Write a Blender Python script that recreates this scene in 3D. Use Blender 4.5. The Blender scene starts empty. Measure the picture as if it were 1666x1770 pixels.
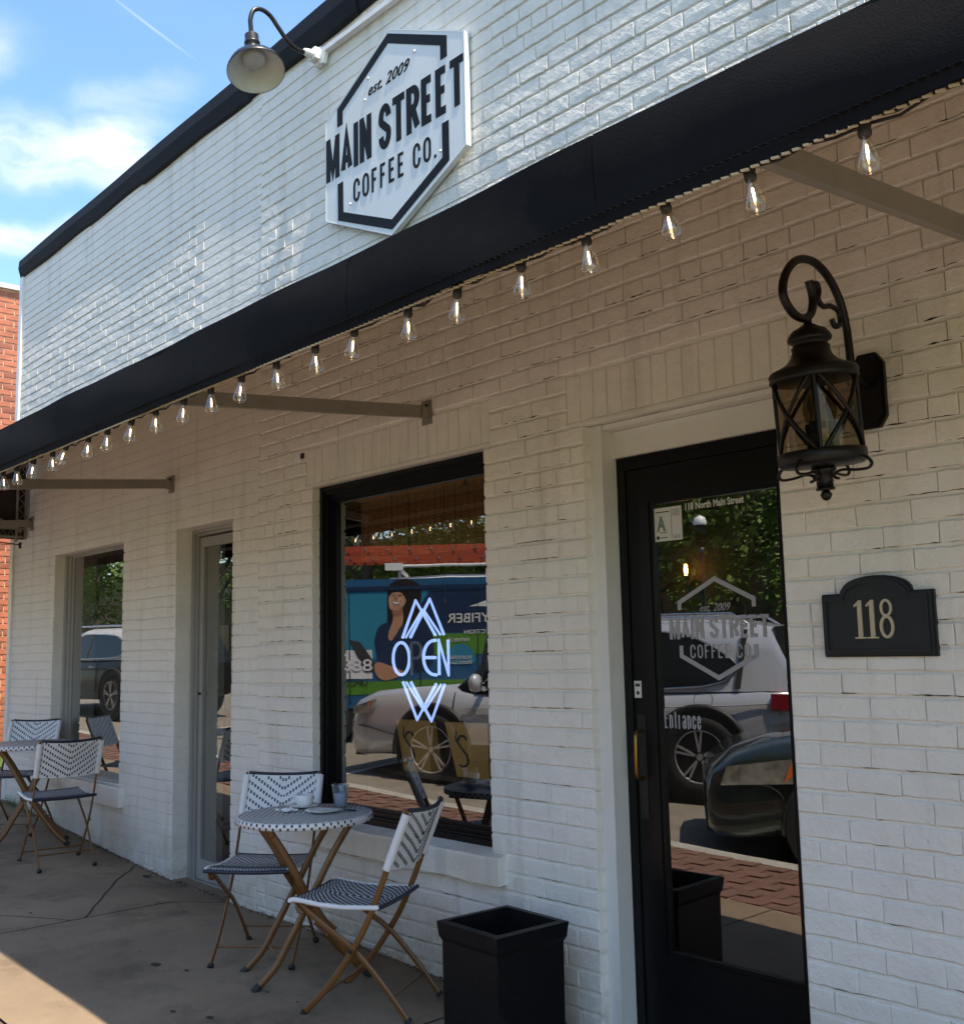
import bpy, math, random
from mathutils import Vector, Matrix
random.seed(7)
R_ = math.radians
S = bpy.context.scene
COL = S.collection
# ------------------------------------------------------------------ camera
# x runs along the shop front, y points into the shop, z = 0 is eye level
cam_d = bpy.data.cameras.new("camera"); cam = bpy.data.objects.new("camera", cam_d); COL.objects.link(cam)
r = Vector((0.67217539, 0.74009135, -0.02109623)); u = Vector((0.10907622, -0.07080378, 0.99150855)); f = Vector((-0.7323132, 0.66876874, 0.12831892))
M = Matrix((( r.x, u.x, -f.x, 0), (r.y, u.y, -f.y, -3.1), (r.z, u.z, -f.z, 0), (0, 0, 0, 1)))
cam.matrix_world = M
cam_d.sensor_fit = 'VERTICAL'; cam_d.sensor_height = 24.0; cam_d.lens = 24.0 * 1816.44 / 1770.0
cam_d.clip_start = 0.05; cam_d.clip_end = 2000
S.camera = cam
# ------------------------------------------------------------------ world, sun, exposure
SUN = Vector((0.42, -0.045, 0.905)).normalized()
sun_el = math.asin(SUN.z)
w = bpy.data.worlds.new("World"); S.world = w; w.use_nodes = True
CL_X, CL_Y = 2.15, 0.4
nt = w.node_tree; nt.nodes.clear(); N = nt.nodes.new; LK = nt.links.new
wo = N('ShaderNodeOutputWorld'); bg = N('ShaderNodeBackground'); bg.inputs['Strength'].default_value = 0.15
sky = N('ShaderNodeTexSky'); sky.sky_type = 'NISHITA'; sky.sun_disc = False
sky.sun_elevation = sun_el; sky.sun_rotation = math.atan2(SUN.x, SUN.y); sky.air_density = 1.25; sky.dust_density = 0.5; sky.ozone_density = 2.8
tc = N('ShaderNodeTexCoord'); sep = N('ShaderNodeSeparateXYZ'); LK(tc.outputs['Generated'], sep.inputs[0])
mz = N('ShaderNodeMath'); mz.operation = 'MAXIMUM'; mz.inputs[1].default_value = 0.06; LK(sep.outputs['Z'], mz.inputs[0])
dx = N('ShaderNodeMath'); dx.operation = 'DIVIDE'; LK(sep.outputs['X'], dx.inputs[0]); LK(mz.outputs[0], dx.inputs[1])
dy = N('ShaderNodeMath'); dy.operation = 'DIVIDE'; LK(sep.outputs['Y'], dy.inputs[0]); LK(mz.outputs[0], dy.inputs[1])
cmb = N('ShaderNodeCombineXYZ'); LK(dx.outputs[0], cmb.inputs[0]); LK(dy.outputs[0], cmb.inputs[1])
mp = N('ShaderNodeMapping'); mp.inputs['Scale'].default_value = (0.55, 1.0, 1); mp.inputs['Rotation'].default_value = (0, 0, 0.5); mp.inputs['Location'].default_value = (CL_X, CL_Y, 0)
LK(cmb.outputs[0], mp.inputs[0])
nz = N('ShaderNodeTexNoise'); nz.inputs['Scale'].default_value = 0.62; nz.inputs['Detail'].default_value = 7; nz.inputs['Roughness'].default_value = 0.5; nz.inputs['Distortion'].default_value = 0.5
LK(mp.outputs[0], nz.inputs['Vector'])
cr = N('ShaderNodeValToRGB'); cr.color_ramp.elements[0].position = 0.44; cr.color_ramp.elements[1].position = 0.68; cr.color_ramp.interpolation = 'EASE'
LK(nz.outputs['Fac'], cr.inputs[0])
hs = N('ShaderNodeHueSaturation'); hs.inputs['Saturation'].default_value = 1.12; hs.inputs['Value'].default_value = 1.0; LK(sky.outputs[0], hs.inputs['Color'])
# cirrus banks low over the roof line, drawn out by the wind; direction space (azimuth from -x, elevation) in degrees
def WM(op, a, b=None, c=None, clamp=False):
    q = N('ShaderNodeMath'); q.operation = op; q.use_clamp = clamp
    for i_, v_ in enumerate((a, b, c)):
        if v_ is None: continue
        if isinstance(v_, (int, float)): q.inputs[i_].default_value = v_
        else: LK(v_, q.inputs[i_])
    return q.outputs[0]
nxx = WM('MULTIPLY', sep.outputs['X'], -1.0)
az = WM('MULTIPLY', WM('ARCTAN2', sep.outputs['Y'], nxx), 57.2958); el = WM('MULTIPLY', WM('ARCSINE', sep.outputs['Z']), 57.2958)
dv = N('ShaderNodeCombineXYZ'); LK(az, dv.inputs[0]); LK(el, dv.inputs[1])
wn = N('ShaderNodeTexNoise'); wn.inputs['Scale'].default_value = 0.16; wn.inputs['Detail'].default_value = 5; wn.inputs['Roughness'].default_value = 0.55; LK(dv.outputs[0], wn.inputs['Vector'])
wsub = N('ShaderNodeVectorMath'); wsub.operation = 'MULTIPLY_ADD'; LK(wn.outputs['Color'], wsub.inputs[0]); wsub.inputs[1].default_value = (5.0, 3.4, 0); LK(dv.outputs[0], wsub.inputs[2])
total = None
for (a0, e0, ra, re, tl, amp) in [(20.6, 24.8, 9.5, 2.0, -5, 1.0), (22.5, 25.4, 3.6, 2.2, 30, .8), (17.2, 20.9, 6.0, 1.0, 2, 1.0), (13.6, 28.7, 5.4, 1.9, 10, .75), (23.5, 28.0, 4.0, 1.3, 20, .35), (5.0, 35, 14, 5, 15, .7), (48, 22, 18, 4, -8, .8), (-30, 30, 22, 6, 10, .8), (110, 28, 30, 6, 0, .8), (200, 35, 30, 8, 12, .8), (160, 20, 25, 4, 0, .8)]:
    mq = N('ShaderNodeMapping'); mq.vector_type = 'TEXTURE'; mq.inputs['Location'].default_value = (a0 + 2.5, e0 + 1.7, 0); mq.inputs['Rotation'].default_value = (0, 0, R_(tl)); mq.inputs['Scale'].default_value = (ra, re, 1); LK(wsub.outputs[0], mq.inputs[0])
    ln_ = N('ShaderNodeVectorMath'); ln_.operation = 'LENGTH'; LK(mq.outputs[0], ln_.inputs[0])
    mr_ = N('ShaderNodeMapRange'); mr_.interpolation_type = 'SMOOTHERSTEP'; mr_.inputs['From Min'].default_value = 1.25; mr_.inputs['From Max'].default_value = .1; mr_.inputs['To Min'].default_value = 0; mr_.inputs['To Max'].default_value = amp; LK(ln_.outputs['Value'], mr_.inputs[0])
    total = mr_.outputs[0] if total is None else WM('MAXIMUM', total, mr_.outputs[0])
ms_ = N('ShaderNodeMapping'); ms_.inputs['Rotation'].default_value = (0, 0, R_(24)); ms_.inputs['Scale'].default_value = (.16, .6, 1); LK(wsub.outputs[0], ms_.inputs[0])
st_n = N('ShaderNodeTexNoise'); st_n.inputs['Scale'].default_value = 1.0; st_n.inputs['Detail'].default_value = 8; st_n.inputs['Roughness'].default_value = 0.6; LK(ms_.outputs[0], st_n.inputs['Vector'])
cloudf = WM('MULTIPLY', total, WM('MULTIPLY_ADD', st_n.outputs['Fac'], 2.1, -0.42), clamp=True)
cloudf = WM('MAXIMUM', cloudf, WM('MULTIPLY', cr.outputs[0], 0.35), clamp=True)
# one vapour trail
mq = N('ShaderNodeMapping'); mq.vector_type = 'TEXTURE'; mq.inputs['Location'].default_value = (24.2, 31.2, 0); mq.inputs['Rotation'].default_value = (0, 0, R_(-26)); mq.inputs['Scale'].default_value = (3.4, .10, 1); LK(dv.outputs[0], mq.inputs[0])
ln_ = N('ShaderNodeVectorMath'); ln_.operation = 'LENGTH'; LK(mq.outputs[0], ln_.inputs[0])
cloudf = WM('MAXIMUM', cloudf, WM('MULTIPLY', WM('SUBTRACT', 1.0, ln_.outputs['Value'], clamp=True), 0.3))
mx = N('ShaderNodeMixRGB'); LK(cloudf, mx.inputs[0]); LK(hs.outputs[0], mx.inputs[1]); mx.inputs[2].default_value = (4.3, 4.4, 4.5, 1)
LK(mx.outputs[0], bg.inputs['Color']); LK(bg.outputs[0], wo.inputs[0])
sd = bpy.data.lights.new("sun", 'SUN'); sd.energy = 5.0; sd.angle = R_(0.53); sd.color = (1.0, 0.87, 0.68)
so = bpy.data.objects.new("sun", sd); COL.objects.link(so); so.rotation_euler = SUN.to_track_quat('Z', 'Y').to_euler(); so.location = (10, -5, 20)
S.view_settings.view_transform = 'Standard'; S.view_settings.look = 'None'; S.view_settings.gamma = 1.0; S.view_settings.use_curve_mapping = False
S.view_settings.exposure = 1.10
S.render.engine = 'CYCLES'
S.cycles.max_bounces = 8; S.cycles.diffuse_bounces = 5; S.cycles.glossy_bounces = 4; S.cycles.transparent_max_bounces = 12
S.cycles.caustics_reflective = False; S.cycles.caustics_refractive = False; S.cycles.sample_clamp_indirect = 6.0
try:
    S.cycles.use_denoising = True; S.cycles.denoiser = 'OPENIMAGEDENOISE'
except Exception: pass

# ------------------------------------------------------------------ materials
def mat(name, col, rough=0.6, metal=0.0, var=0.0, vs=6.0, bump=0.0, bs=60.0, spec=0.5, coat=0.0, emit=None, es=0.0, stain=None, rv=0.0, detail=6):
    m = bpy.data.materials.new(name); m.use_nodes = True
    t = m.node_tree; b = t.nodes['Principled BSDF']; n = t.nodes.new; l = t.links.new
    b.inputs['Base Color'].default_value = (*col, 1); b.inputs['Roughness'].default_value = rough; b.inputs['Metallic'].default_value = metal
    b.inputs['Specular IOR Level'].default_value = spec; b.inputs['Coat Weight'].default_value = coat; b.inputs['Coat Roughness'].default_value = 0.04
    tcn = n('ShaderNodeTexCoord'); src = tcn.outputs['Object']
    geo = n('ShaderNodeNewGeometry'); pos = geo.outputs['Position']
    if var > 0 or stain:
        q = n('ShaderNodeTexNoise'); q.inputs['Scale'].default_value = vs; q.inputs['Detail'].default_value = detail; q.inputs['Roughness'].default_value = 0.65; l(pos, q.inputs['Vector'])
        c = n('ShaderNodeValToRGB'); c.color_ramp.elements[0].position = 0.3; c.color_ramp.elements[1].position = 0.7
        lo = tuple(max(0, x * (1 - var)) for x in col); hi = tuple(min(1, x * (1 + var * 0.6)) for x in col)
        c.color_ramp.elements[0].color = (*lo, 1); c.color_ramp.elements[1].color = (*hi, 1)
        l(q.outputs['Fac'], c.inputs[0]); last = c.outputs[0]
        if stain:
            q2 = n('ShaderNodeTexNoise'); q2.inputs['Scale'].default_value = stain[1]; q2.inputs['Detail'].default_value = 8; q2.inputs['Roughness'].default_value = 0.7; l(pos, q2.inputs['Vector'])
            c2 = n('ShaderNodeValToRGB'); c2.color_ramp.elements[0].position = stain[2]; c2.color_ramp.elements[1].position = stain[3]
            l(q2.outputs['Fac'], c2.inputs[0]); mm = n('ShaderNodeMixRGB'); l(c2.outputs[0], mm.inputs[0]); l(last, mm.inputs[1]); mm.inputs[2].default_value = (*stain[0], 1); last = mm.outputs[0]
        l(last, b.inputs['Base Color'])
        if rv > 0:
            mr = n('ShaderNodeMapRange'); mr.inputs['To Min'].default_value = max(0.05, rough - rv); mr.inputs['To Max'].default_value = rough + rv; l(q.outputs['Fac'], mr.inputs[0]); l(mr.outputs[0], b.inputs['Roughness'])
    if bump > 0:
        q = n('ShaderNodeTexNoise'); q.inputs['Scale'].default_value = bs; q.inputs['Detail'].default_value = 4; l(pos, q.inputs['Vector'])
        bp = n('ShaderNodeBump'); bp.inputs['Strength'].default_value = bump; bp.inputs['Distance'].default_value = 0.004; l(q.outputs['Fac'], bp.inputs['Height']); l(bp.outputs[0], b.inputs['Normal'])
    if emit:
        b.inputs['Emission Color'].default_value = (*emit, 1); b.inputs['Emission Strength'].default_value = es
    return m

def paint_brick(name, col):
    """thick glossy masonry paint: soft lumps, pinholes, grime running down, rust and earth near the pavement"""
    m = mat(name, col, rough=0.42, var=0.07, vs=3.0, bump=0, rv=0.14)
    t = m.node_tree; b = t.nodes['Principled BSDF']; n = t.nodes.new; l = t.links.new
    geo = n('ShaderNodeNewGeometry'); pos = geo.outputs['Position']
    a = n('ShaderNodeTexNoise'); a.inputs['Scale'].default_value = 27; a.inputs['Detail'].default_value = 5; a.inputs['Roughness'].default_value = 0.6; l(pos, a.inputs['Vector'])
    v = n('ShaderNodeTexNoise'); v.inputs['Scale'].default_value = 160; v.inputs['Detail'].default_value = 3; l(pos, v.inputs['Vector'])
    ad = n('ShaderNodeMath'); ad.operation = 'MULTIPLY_ADD'; l(v.outputs['Fac'], ad.inputs[0]); ad.inputs[1].default_value = 0.22; l(a.outputs['Fac'], ad.inputs[2])
    bp = n('ShaderNodeBump'); bp.inputs['Strength'].default_value = 0.85; bp.inputs['Distance'].default_value = 0.007; l(ad.outputs[0], bp.inputs['Height']); l(bp.outputs[0], b.inputs['Normal'])
    # colour: base chain -> pinholes -> foot grime
    base = b.inputs['Base Color'].links[0].from_socket
    ph = n('ShaderNodeTexNoise'); ph.inputs['Scale'].default_value = 26; ph.inputs['Detail'].default_value = 9; ph.inputs['Roughness'].default_value = 0.8; l(pos, ph.inputs['Vector'])
    pr = n('ShaderNodeValToRGB'); pr.color_ramp.elements[0].position = 0.645; pr.color_ramp.elements[1].position = 0.73; l(ph.outputs['Fac'], pr.inputs[0])
    m1 = n('ShaderNodeMixRGB'); m1.inputs[2].default_value = (0.33, 0.28, 0.22, 1); l(pr.outputs[0], m1.inputs[0]); l(base, m1.inputs[1])
    sx = n('ShaderNodeSeparateXYZ'); l(pos, sx.inputs[0])
    foot = n('ShaderNodeMapRange'); foot.inputs['From Min'].default_value = -1.05; foot.inputs['From Max'].default_value = -1.46; foot.inputs['To Min'].default_value = 0; foot.inputs['To Max'].default_value = 0.95; l(sx.outputs['Z'], foot.inputs[0])
    g = n('ShaderNodeTexNoise'); g.inputs['Scale'].default_value = 3.4; g.inputs['Detail'].default_value = 7; g.inputs['Roughness'].default_value = 0.7; l(pos, g.inputs['Vector'])
    gr = n('ShaderNodeValToRGB'); gr.color_ramp.elements[0].position = 0.38; gr.color_ramp.elements[1].position = 0.62; l(g.outputs['Fac'], gr.inputs[0])
    mu = n('ShaderNodeMath'); mu.operation = 'MULTIPLY'; l(foot.outputs[0], mu.inputs[0]); l(gr.outputs[0], mu.inputs[1])
    m2 = n('ShaderNodeMixRGB'); m2.inputs[2].default_value = (0.36, 0.25, 0.15, 1); l(mu.outputs[0], m2.inputs[0]); l(m1.outputs[0], m2.inputs[1])
    # faint vertical runs
    mp_ = n('ShaderNodeMapping'); mp_.inputs['Scale'].default_value = (9, 9, 0.7); l(pos, mp_.inputs[0])
    rn = n('ShaderNodeTexNoise'); rn.inputs['Scale'].default_value = 1.0; rn.inputs['Detail'].default_value = 6; l(mp_.outputs[0], rn.inputs['Vector'])
    rr = n('ShaderNodeValToRGB'); rr.color_ramp.elements[0].position = 0.55; rr.color_ramp.elements[1].position = 0.8; rr.color_ramp.elements[1].color = (0.5, 0.5, 0.5, 1); l(rn.outputs['Fac'], rr.inputs[0])
    m3 = n('ShaderNodeMixRGB'); m3.inputs[2].default_value = (0.42, 0.38, 0.32, 1); l(rr.outputs[0], m3.inputs[0]); l(m2.outputs[0], m3.inputs[1])
    l(m3.outputs[0], b.inputs['Base Color'])
    return m

MT = {}
MT['paint'] = paint_brick('painted_brick', (0.79, 0.76, 0.71))
MT['mortar'] = paint_brick('painted_mortar', (0.77, 0.74, 0.69))
MT['joinery'] = mat('cream_joinery_paint', (0.70, 0.69, 0.66), 0.38, var=0.05, vs=5, bump=0.15, bs=40)
MT['greyjoin'] = mat('grey_white_joinery', (0.32, 0.31, 0.29), 0.35, var=0.08, vs=6, bump=0.1, bs=30)
MT['blackpaint'] = mat('black_gloss_paint', (0.006, 0.006, 0.0065), 0.3, var=0.3, vs=8, bump=0.2, bs=45, spec=0.22)
MT['blackmetal'] = mat('black_metal', (0.014, 0.013, 0.014), 0.34, metal=0.2, var=0.3, vs=10, bump=0.1, bs=80)
MT['cap'] = mat('dark_roof_metal', (0.012, 0.0125, 0.016), 0.6, metal=0.0, spec=0.12, var=0.35, vs=2.5, bump=0.3, bs=5)
MT['canvas'] = mat('charcoal_canvas', (0.0062, 0.0062, 0.0078), 0.85, var=0.45, vs=2.4, bump=0.2, bs=240, spec=0.12, stain=((0.032, 0.032, 0.034), 60, 0.66, 0.76))
MT['lining'] = mat('tan_canvas_lining', (0.38, 0.27, 0.12), 0.85)
MT['rope'] = mat('tan_lacing', (0.42, 0.34, 0.22), 0.8)
MT['rod'] = mat('awning_frame_paint', (0.24, 0.22, 0.19), 0.45, var=0.12, vs=12, bump=0.1)
MT['signwhite'] = mat('sign_white', (0.72, 0.74, 0.76), 0.35, var=0.04, vs=2.0)
MT['signblack'] = mat('sign_black', (0.007, 0.008, 0.011), 0.6, spec=0.2)
MT['whitemetal'] = mat('white_metal', (0.78, 0.78, 0.77), 0.3, var=0.08, vs=14, bump=0.15)
MT['enamel'] = mat('shade_enamel', (0.62, 0.60, 0.57), 0.35, var=0.1, vs=10)
MT['bronze'] = mat('oil_rubbed_bronze', (0.007, 0.0055, 0.005), 0.38, metal=0.1, spec=0.3, var=0.35, vs=22, bump=0.15, bs=120)
MT['tan'] = mat('bamboo_tube_paint', (0.15, 0.064, 0.015), 0.36, var=0.22, vs=14, bump=0.1, bs=30)
MT['rattan'] = mat('white_rattan', (0.70, 0.70, 0.71), 0.45, bump=0.5, bs=90, var=0.06, vs=20)
MT['navy'] = mat('navy_rattan', (0.008, 0.012, 0.028), 0.45)
MT['rubber'] = mat('black_rubber', (0.012, 0.012, 0.012), 0.7)
MT['ceramic'] = mat('white_ceramic', (0.74, 0.74, 0.73), 0.16)
MT['napkin'] = mat('white_napkin', (0.78, 0.78, 0.78), 0.8)
MT['concrete'] = mat('pavement_concrete', (0.225, 0.168, 0.113), 0.82, var=0.28, vs=1.3, bump=0.9, bs=230, stain=((0.12, 0.088, 0.058), 3.4, 0.50, 0.70), detail=12)
MT['joint'] = mat('joint_dirt', (0.04, 0.032, 0.025), 0.95)
MT['pavers'] = mat('red_paver', (0.165, 0.085, 0.06), 0.8, var=0.3, vs=9, bump=0.3, bs=60)
MT['kerb'] = mat('kerb_concrete', (0.36, 0.34, 0.30), 0.8, var=0.15, vs=4, bump=0.3)
MT['asphalt'] = mat('old_asphalt', (0.21, 0.185, 0.15), 0.85, var=0.22, vs=3, bump=0.5, bs=160)
MT['line'] = mat('white_road_paint', (0.62, 0.62, 0.58), 0.7, var=0.15, vs=20)
MT['grass'] = mat('grass_blades', (0.10, 0.19, 0.03), 0.7, var=0.4, vs=5)
MT['redbrick'] = mat('red_brick', (0.40, 0.135, 0.075), 0.75, var=0.28, vs=2.3, bump=0.3, bs=70)
MT['redbrick2'] = mat('dark_red_brick', (0.29, 0.10, 0.06), 0.75, var=0.3, vs=3, bump=0.3, bs=70)
MT['palemortar'] = mat('pale_mortar', (0.62, 0.46, 0.34), 0.9, var=0.15, vs=6)
MT['browncanvas'] = mat('brown_canvas', (0.03, 0.016, 0.010), 0.8, var=0.3, vs=5)
MT['brass'] = mat('brass', (0.26, 0.15, 0.045), 0.3, metal=1.0)
MT['vinyl'] = mat('silver_vinyl', (0.34, 0.34, 0.36), 0.4, spec=0.3)
MT['vinylw'] = mat('pale_vinyl', (0.62, 0.62, 0.58), 0.5)
MT['numeral'] = mat('champagne_numeral', (0.56, 0.48, 0.34), 0.4, metal=0.3)
MT['plaque'] = mat('black_plaque', (0.012, 0.013, 0.016), 0.42, bump=0.3, bs=150)
MT['paper'] = mat('white_paper', (0.62, 0.62, 0.58), 0.6)
MT['greygreen'] = mat('grey_green_ink', (0.14, 0.20, 0.17), 0.6)
MT['ink'] = mat('dark_ink', (0.03, 0.03, 0.03), 0.6)
MT['kraft'] = mat('ochre_paper_bag', (0.62, 0.32, 0.07), 0.6, var=0.1, vs=6, bump=0.15, bs=20)
MT['bamboo'] = mat('bamboo_slats', (0.46, 0.21, 0.08), 0.6, var=0.4, vs=40)
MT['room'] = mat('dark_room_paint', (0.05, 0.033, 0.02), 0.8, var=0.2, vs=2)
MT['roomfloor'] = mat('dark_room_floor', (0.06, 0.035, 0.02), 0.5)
MT['planter'] = mat('black_resin_planter', (0.006, 0.006, 0.007), 0.45, spec=0.2, stain=((0.03, 0.027, 0.022), 14, 0.60, 0.80), rv=0.12, var=0.25, vs=12, bump=0.15, bs=100)
MT['soil'] = mat('potting_soil', (0.02, 0.014, 0.01), 0.95, bump=0.6, bs=90)
MT['leafdebris'] = mat('dead_leaves', (0.05, 0.03, 0.015), 0.9)
MT['neon'] = mat('lit_neon_tube', (0.3, 0.34, 0.42), 0.3, emit=(0.34, 0.50, 1.0), es=0.8)
MT['neonoff'] = mat('unlit_neon_tube', (0.30, 0.28, 0.24), 0.3)
MT['filament'] = mat('glowing_filament', (1, 0.8, 0.5), 0.5, emit=(1.0, 0.68, 0.34), es=7.0)
MT['amberbulb'] = mat('glowing_amber_bulb', (1, 0.6, 0.2), 0.5, emit=(1.0, 0.42, 0.06), es=22.0)
MT['chrome'] = mat('chrome', (0.7, 0.7, 0.72), 0.12, metal=1.0)
MT['tyre'] = mat('tyre_rubber', (0.018, 0.018, 0.018), 0.75)
MT['carglass'] = mat('dark_car_glass', (0.01, 0.012, 0.014), 0.08, spec=0.4)
MT['cladding'] = mat('black_plastic_cladding', (0.025, 0.025, 0.027), 0.55)
MT['silver'] = mat('silver_car_paint', (0.56, 0.57, 0.60), 0.24, metal=0.3, coat=0.8)
MT['rim'] = mat('alloy_rim', (0.5, 0.5, 0.52), 0.3, metal=0.5)
MT['darkgreen'] = mat('dark_green_car_paint', (0.03, 0.045, 0.04), 0.28, metal=0.4, coat=0.9)
MT['blackcar'] = mat('black_car_paint', (0.008, 0.008, 0.009), 0.35, metal=0.0, coat=0.15, spec=0.3)
MT['taillight'] = mat('red_tail_lamp', (0.42, 0.012, 0.02), 0.15, coat=1.0)
MT['headlight'] = mat('headlamp_lens', (0.30, 0.29, 0.24), 0.12, coat=1.0, var=0.6, vs=11)
MT['amber'] = mat('amber_marker', (0.7, 0.16, 0.02), 0.2, coat=1)
MT['vanblue'] = mat('van_wrap_blue', (0.02, 0.10, 0.22), 0.3, coat=0.6)
MT['vanteal'] = mat('van_wrap_teal', (0.03, 0.22, 0.34), 0.3, coat=0.6)
MT['vangreen'] = mat('van_wrap_green', (0.09, 0.24, 0.03), 0.3, coat=0.6)
MT['vanwhite_roofsheen'] = mat('van_white_and_roof_sheen', (0.7, 0.7, 0.7), 0.3, coat=0.5)  # white of the van, also the sheen painted on the black car's roof
MT['vannavy'] = mat('van_wrap_navy', (0.012, 0.03, 0.08), 0.3, coat=0.6)
MT['skin'] = mat('printed_skin', (0.46, 0.24, 0.15), 0.4)
MT['skinlight'] = mat('printed_skin_light', (0.56, 0.32, 0.21), 0.4)
MT['skindark'] = mat('printed_skin_shadow', (0.30, 0.13, 0.08), 0.4)
MT['hair'] = mat('printed_hair', (0.012, 0.008, 0.007), 0.4)
MT['ladder'] = mat('orange_fibreglass', (0.40, 0.065, 0.025), 0.4, var=0.1, vs=6)
MT['bark'] = mat('tree_bark', (0.10, 0.08, 0.06), 0.9, var=0.35, vs=9, bump=0.6, bs=30)
MT['lamppole'] = mat('lamp_post_green', (0.012, 0.02, 0.018), 0.4)
MT['globe'] = mat('frosted_globe', (0.8, 0.8, 0.8), 0.4)
MT['farwall'] = mat('far_building_brick', (0.17, 0.09, 0.06), 0.8, var=0.25, vs=1.2)

def leafmat(name, c1, c2):
    m = bpy.data.materials.new(name); m.use_nodes = True; t = m.node_tree; b = t.nodes['Principled BSDF']
    o = t.nodes.new('ShaderNodeNewGeometry'); q = t.nodes.new('ShaderNodeTexNoise'); q.inputs['Scale'].default_value = 0.9; q.inputs['Detail'].default_value = 6
    t.links.new(o.outputs['Position'], q.inputs['Vector']); c = t.nodes.new('ShaderNodeValToRGB'); c.color_ramp.elements[0].position = 0.35; c.color_ramp.elements[1].position = 0.65
    c.color_ramp.elements[0].color = (*c1, 1); c.color_ramp.elements[1].color = (*c2, 1); t.links.new(q.outputs['Fac'], c.inputs[0]); t.links.new(c.outputs[0], b.inputs['Base Color'])
    b.inputs['Roughness'].default_value = 0.6; b.inputs['Transmission Weight'].default_value = 0.0
    return m
MT['leaf'] = leafmat('tree_leaf', (0.05, 0.10, 0.015), (0.16, 0.24, 0.04))
MT['weed'] = leafmat('weed_leaf', (0.05, 0.10, 0.02), (0.12, 0.2, 0.04))

def glass(name, gain=1.0, base=0.02, tint=(0.86, 0.88, 0.87), rough=0.0):
    m = bpy.data.materials.new(name); m.use_nodes = True; t = m.node_tree; t.nodes.clear(); n = t.nodes.new; l = t.links.new
    o = n('ShaderNodeOutputMaterial'); mxs = n('ShaderNodeMixShader'); tr = n('ShaderNodeBsdfTransparent'); gl = n('ShaderNodeBsdfGlossy')
    tr.inputs[0].default_value = (*tint, 1); gl.inputs['Roughness'].default_value = rough; gl.inputs['Color'].default_value = (1, 1, 1, 1)
    geo = n('ShaderNodeNewGeometry'); tc_ = n('ShaderNodeTexCoord')
    # Schlick on the absolute facing angle, so either side of the pane works
    dot = n('ShaderNodeVectorMath'); dot.operation = 'DOT_PRODUCT'; l(geo.outputs['Incoming'], dot.inputs[0]); l(geo.outputs['Normal'], dot.inputs[1])
    ab = n('ShaderNodeMath'); ab.operation = 'ABSOLUTE'; l(dot.outputs['Value'], ab.inputs[0])
    om = n('ShaderNodeMath'); om.operation = 'SUBTRACT'; om.inputs[0].default_value = 1; l(ab.outputs[0], om.inputs[1])
    pw = n('ShaderNodeMath'); pw.operation = 'POWER'; l(om.outputs[0], pw.inputs[0]); pw.inputs[1].default_value = 4.0
    ma = n('ShaderNodeMath'); ma.operation = 'MULTIPLY_ADD'; ma.use_clamp = True; l(pw.outputs[0], ma.inputs[0]); ma.inputs[1].default_value = gain; ma.inputs[2].default_value = base
    q = n('ShaderNodeTexNoise'); q.inputs['Scale'].default_value = 2.2; q.inputs['Detail'].default_value = 1; l(geo.outputs['Position'], q.inputs['Vector'])
    bp = n('ShaderNodeBump'); bp.inputs['Strength'].default_value = 0.02; bp.inputs['Distance'].default_value = 0.02; l(q.outputs['Fac'], bp.inputs['Height']); l(bp.outputs[0], gl.inputs['Normal'])
    l(ma.outputs[0], mxs.inputs[0]); l(tr.outputs[0], mxs.inputs[1]); l(gl.outputs[0], mxs.inputs[2]); l(mxs.outputs[0], o.inputs[0])
    return m
MT['pane'] = glass('window_glass', 0.9, 0.21, (0.78, 0.80, 0.78))
MT['bulbglass'] = glass('clear_bulb_glass', 1.0, 0.10, (0.96, 0.94, 0.88))
MT['lampglass'] = glass('smoky_lantern_glass', 0.30, 0.02, (0.55, 0.49, 0.40))
MT['cupplastic'] = glass('clear_plastic', 0.8, 0.08, (0.88, 0.9, 0.93))
MT['ice'] = mat('melting_ice_water', (0.55, 0.6, 0.68), 0.15)

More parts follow.
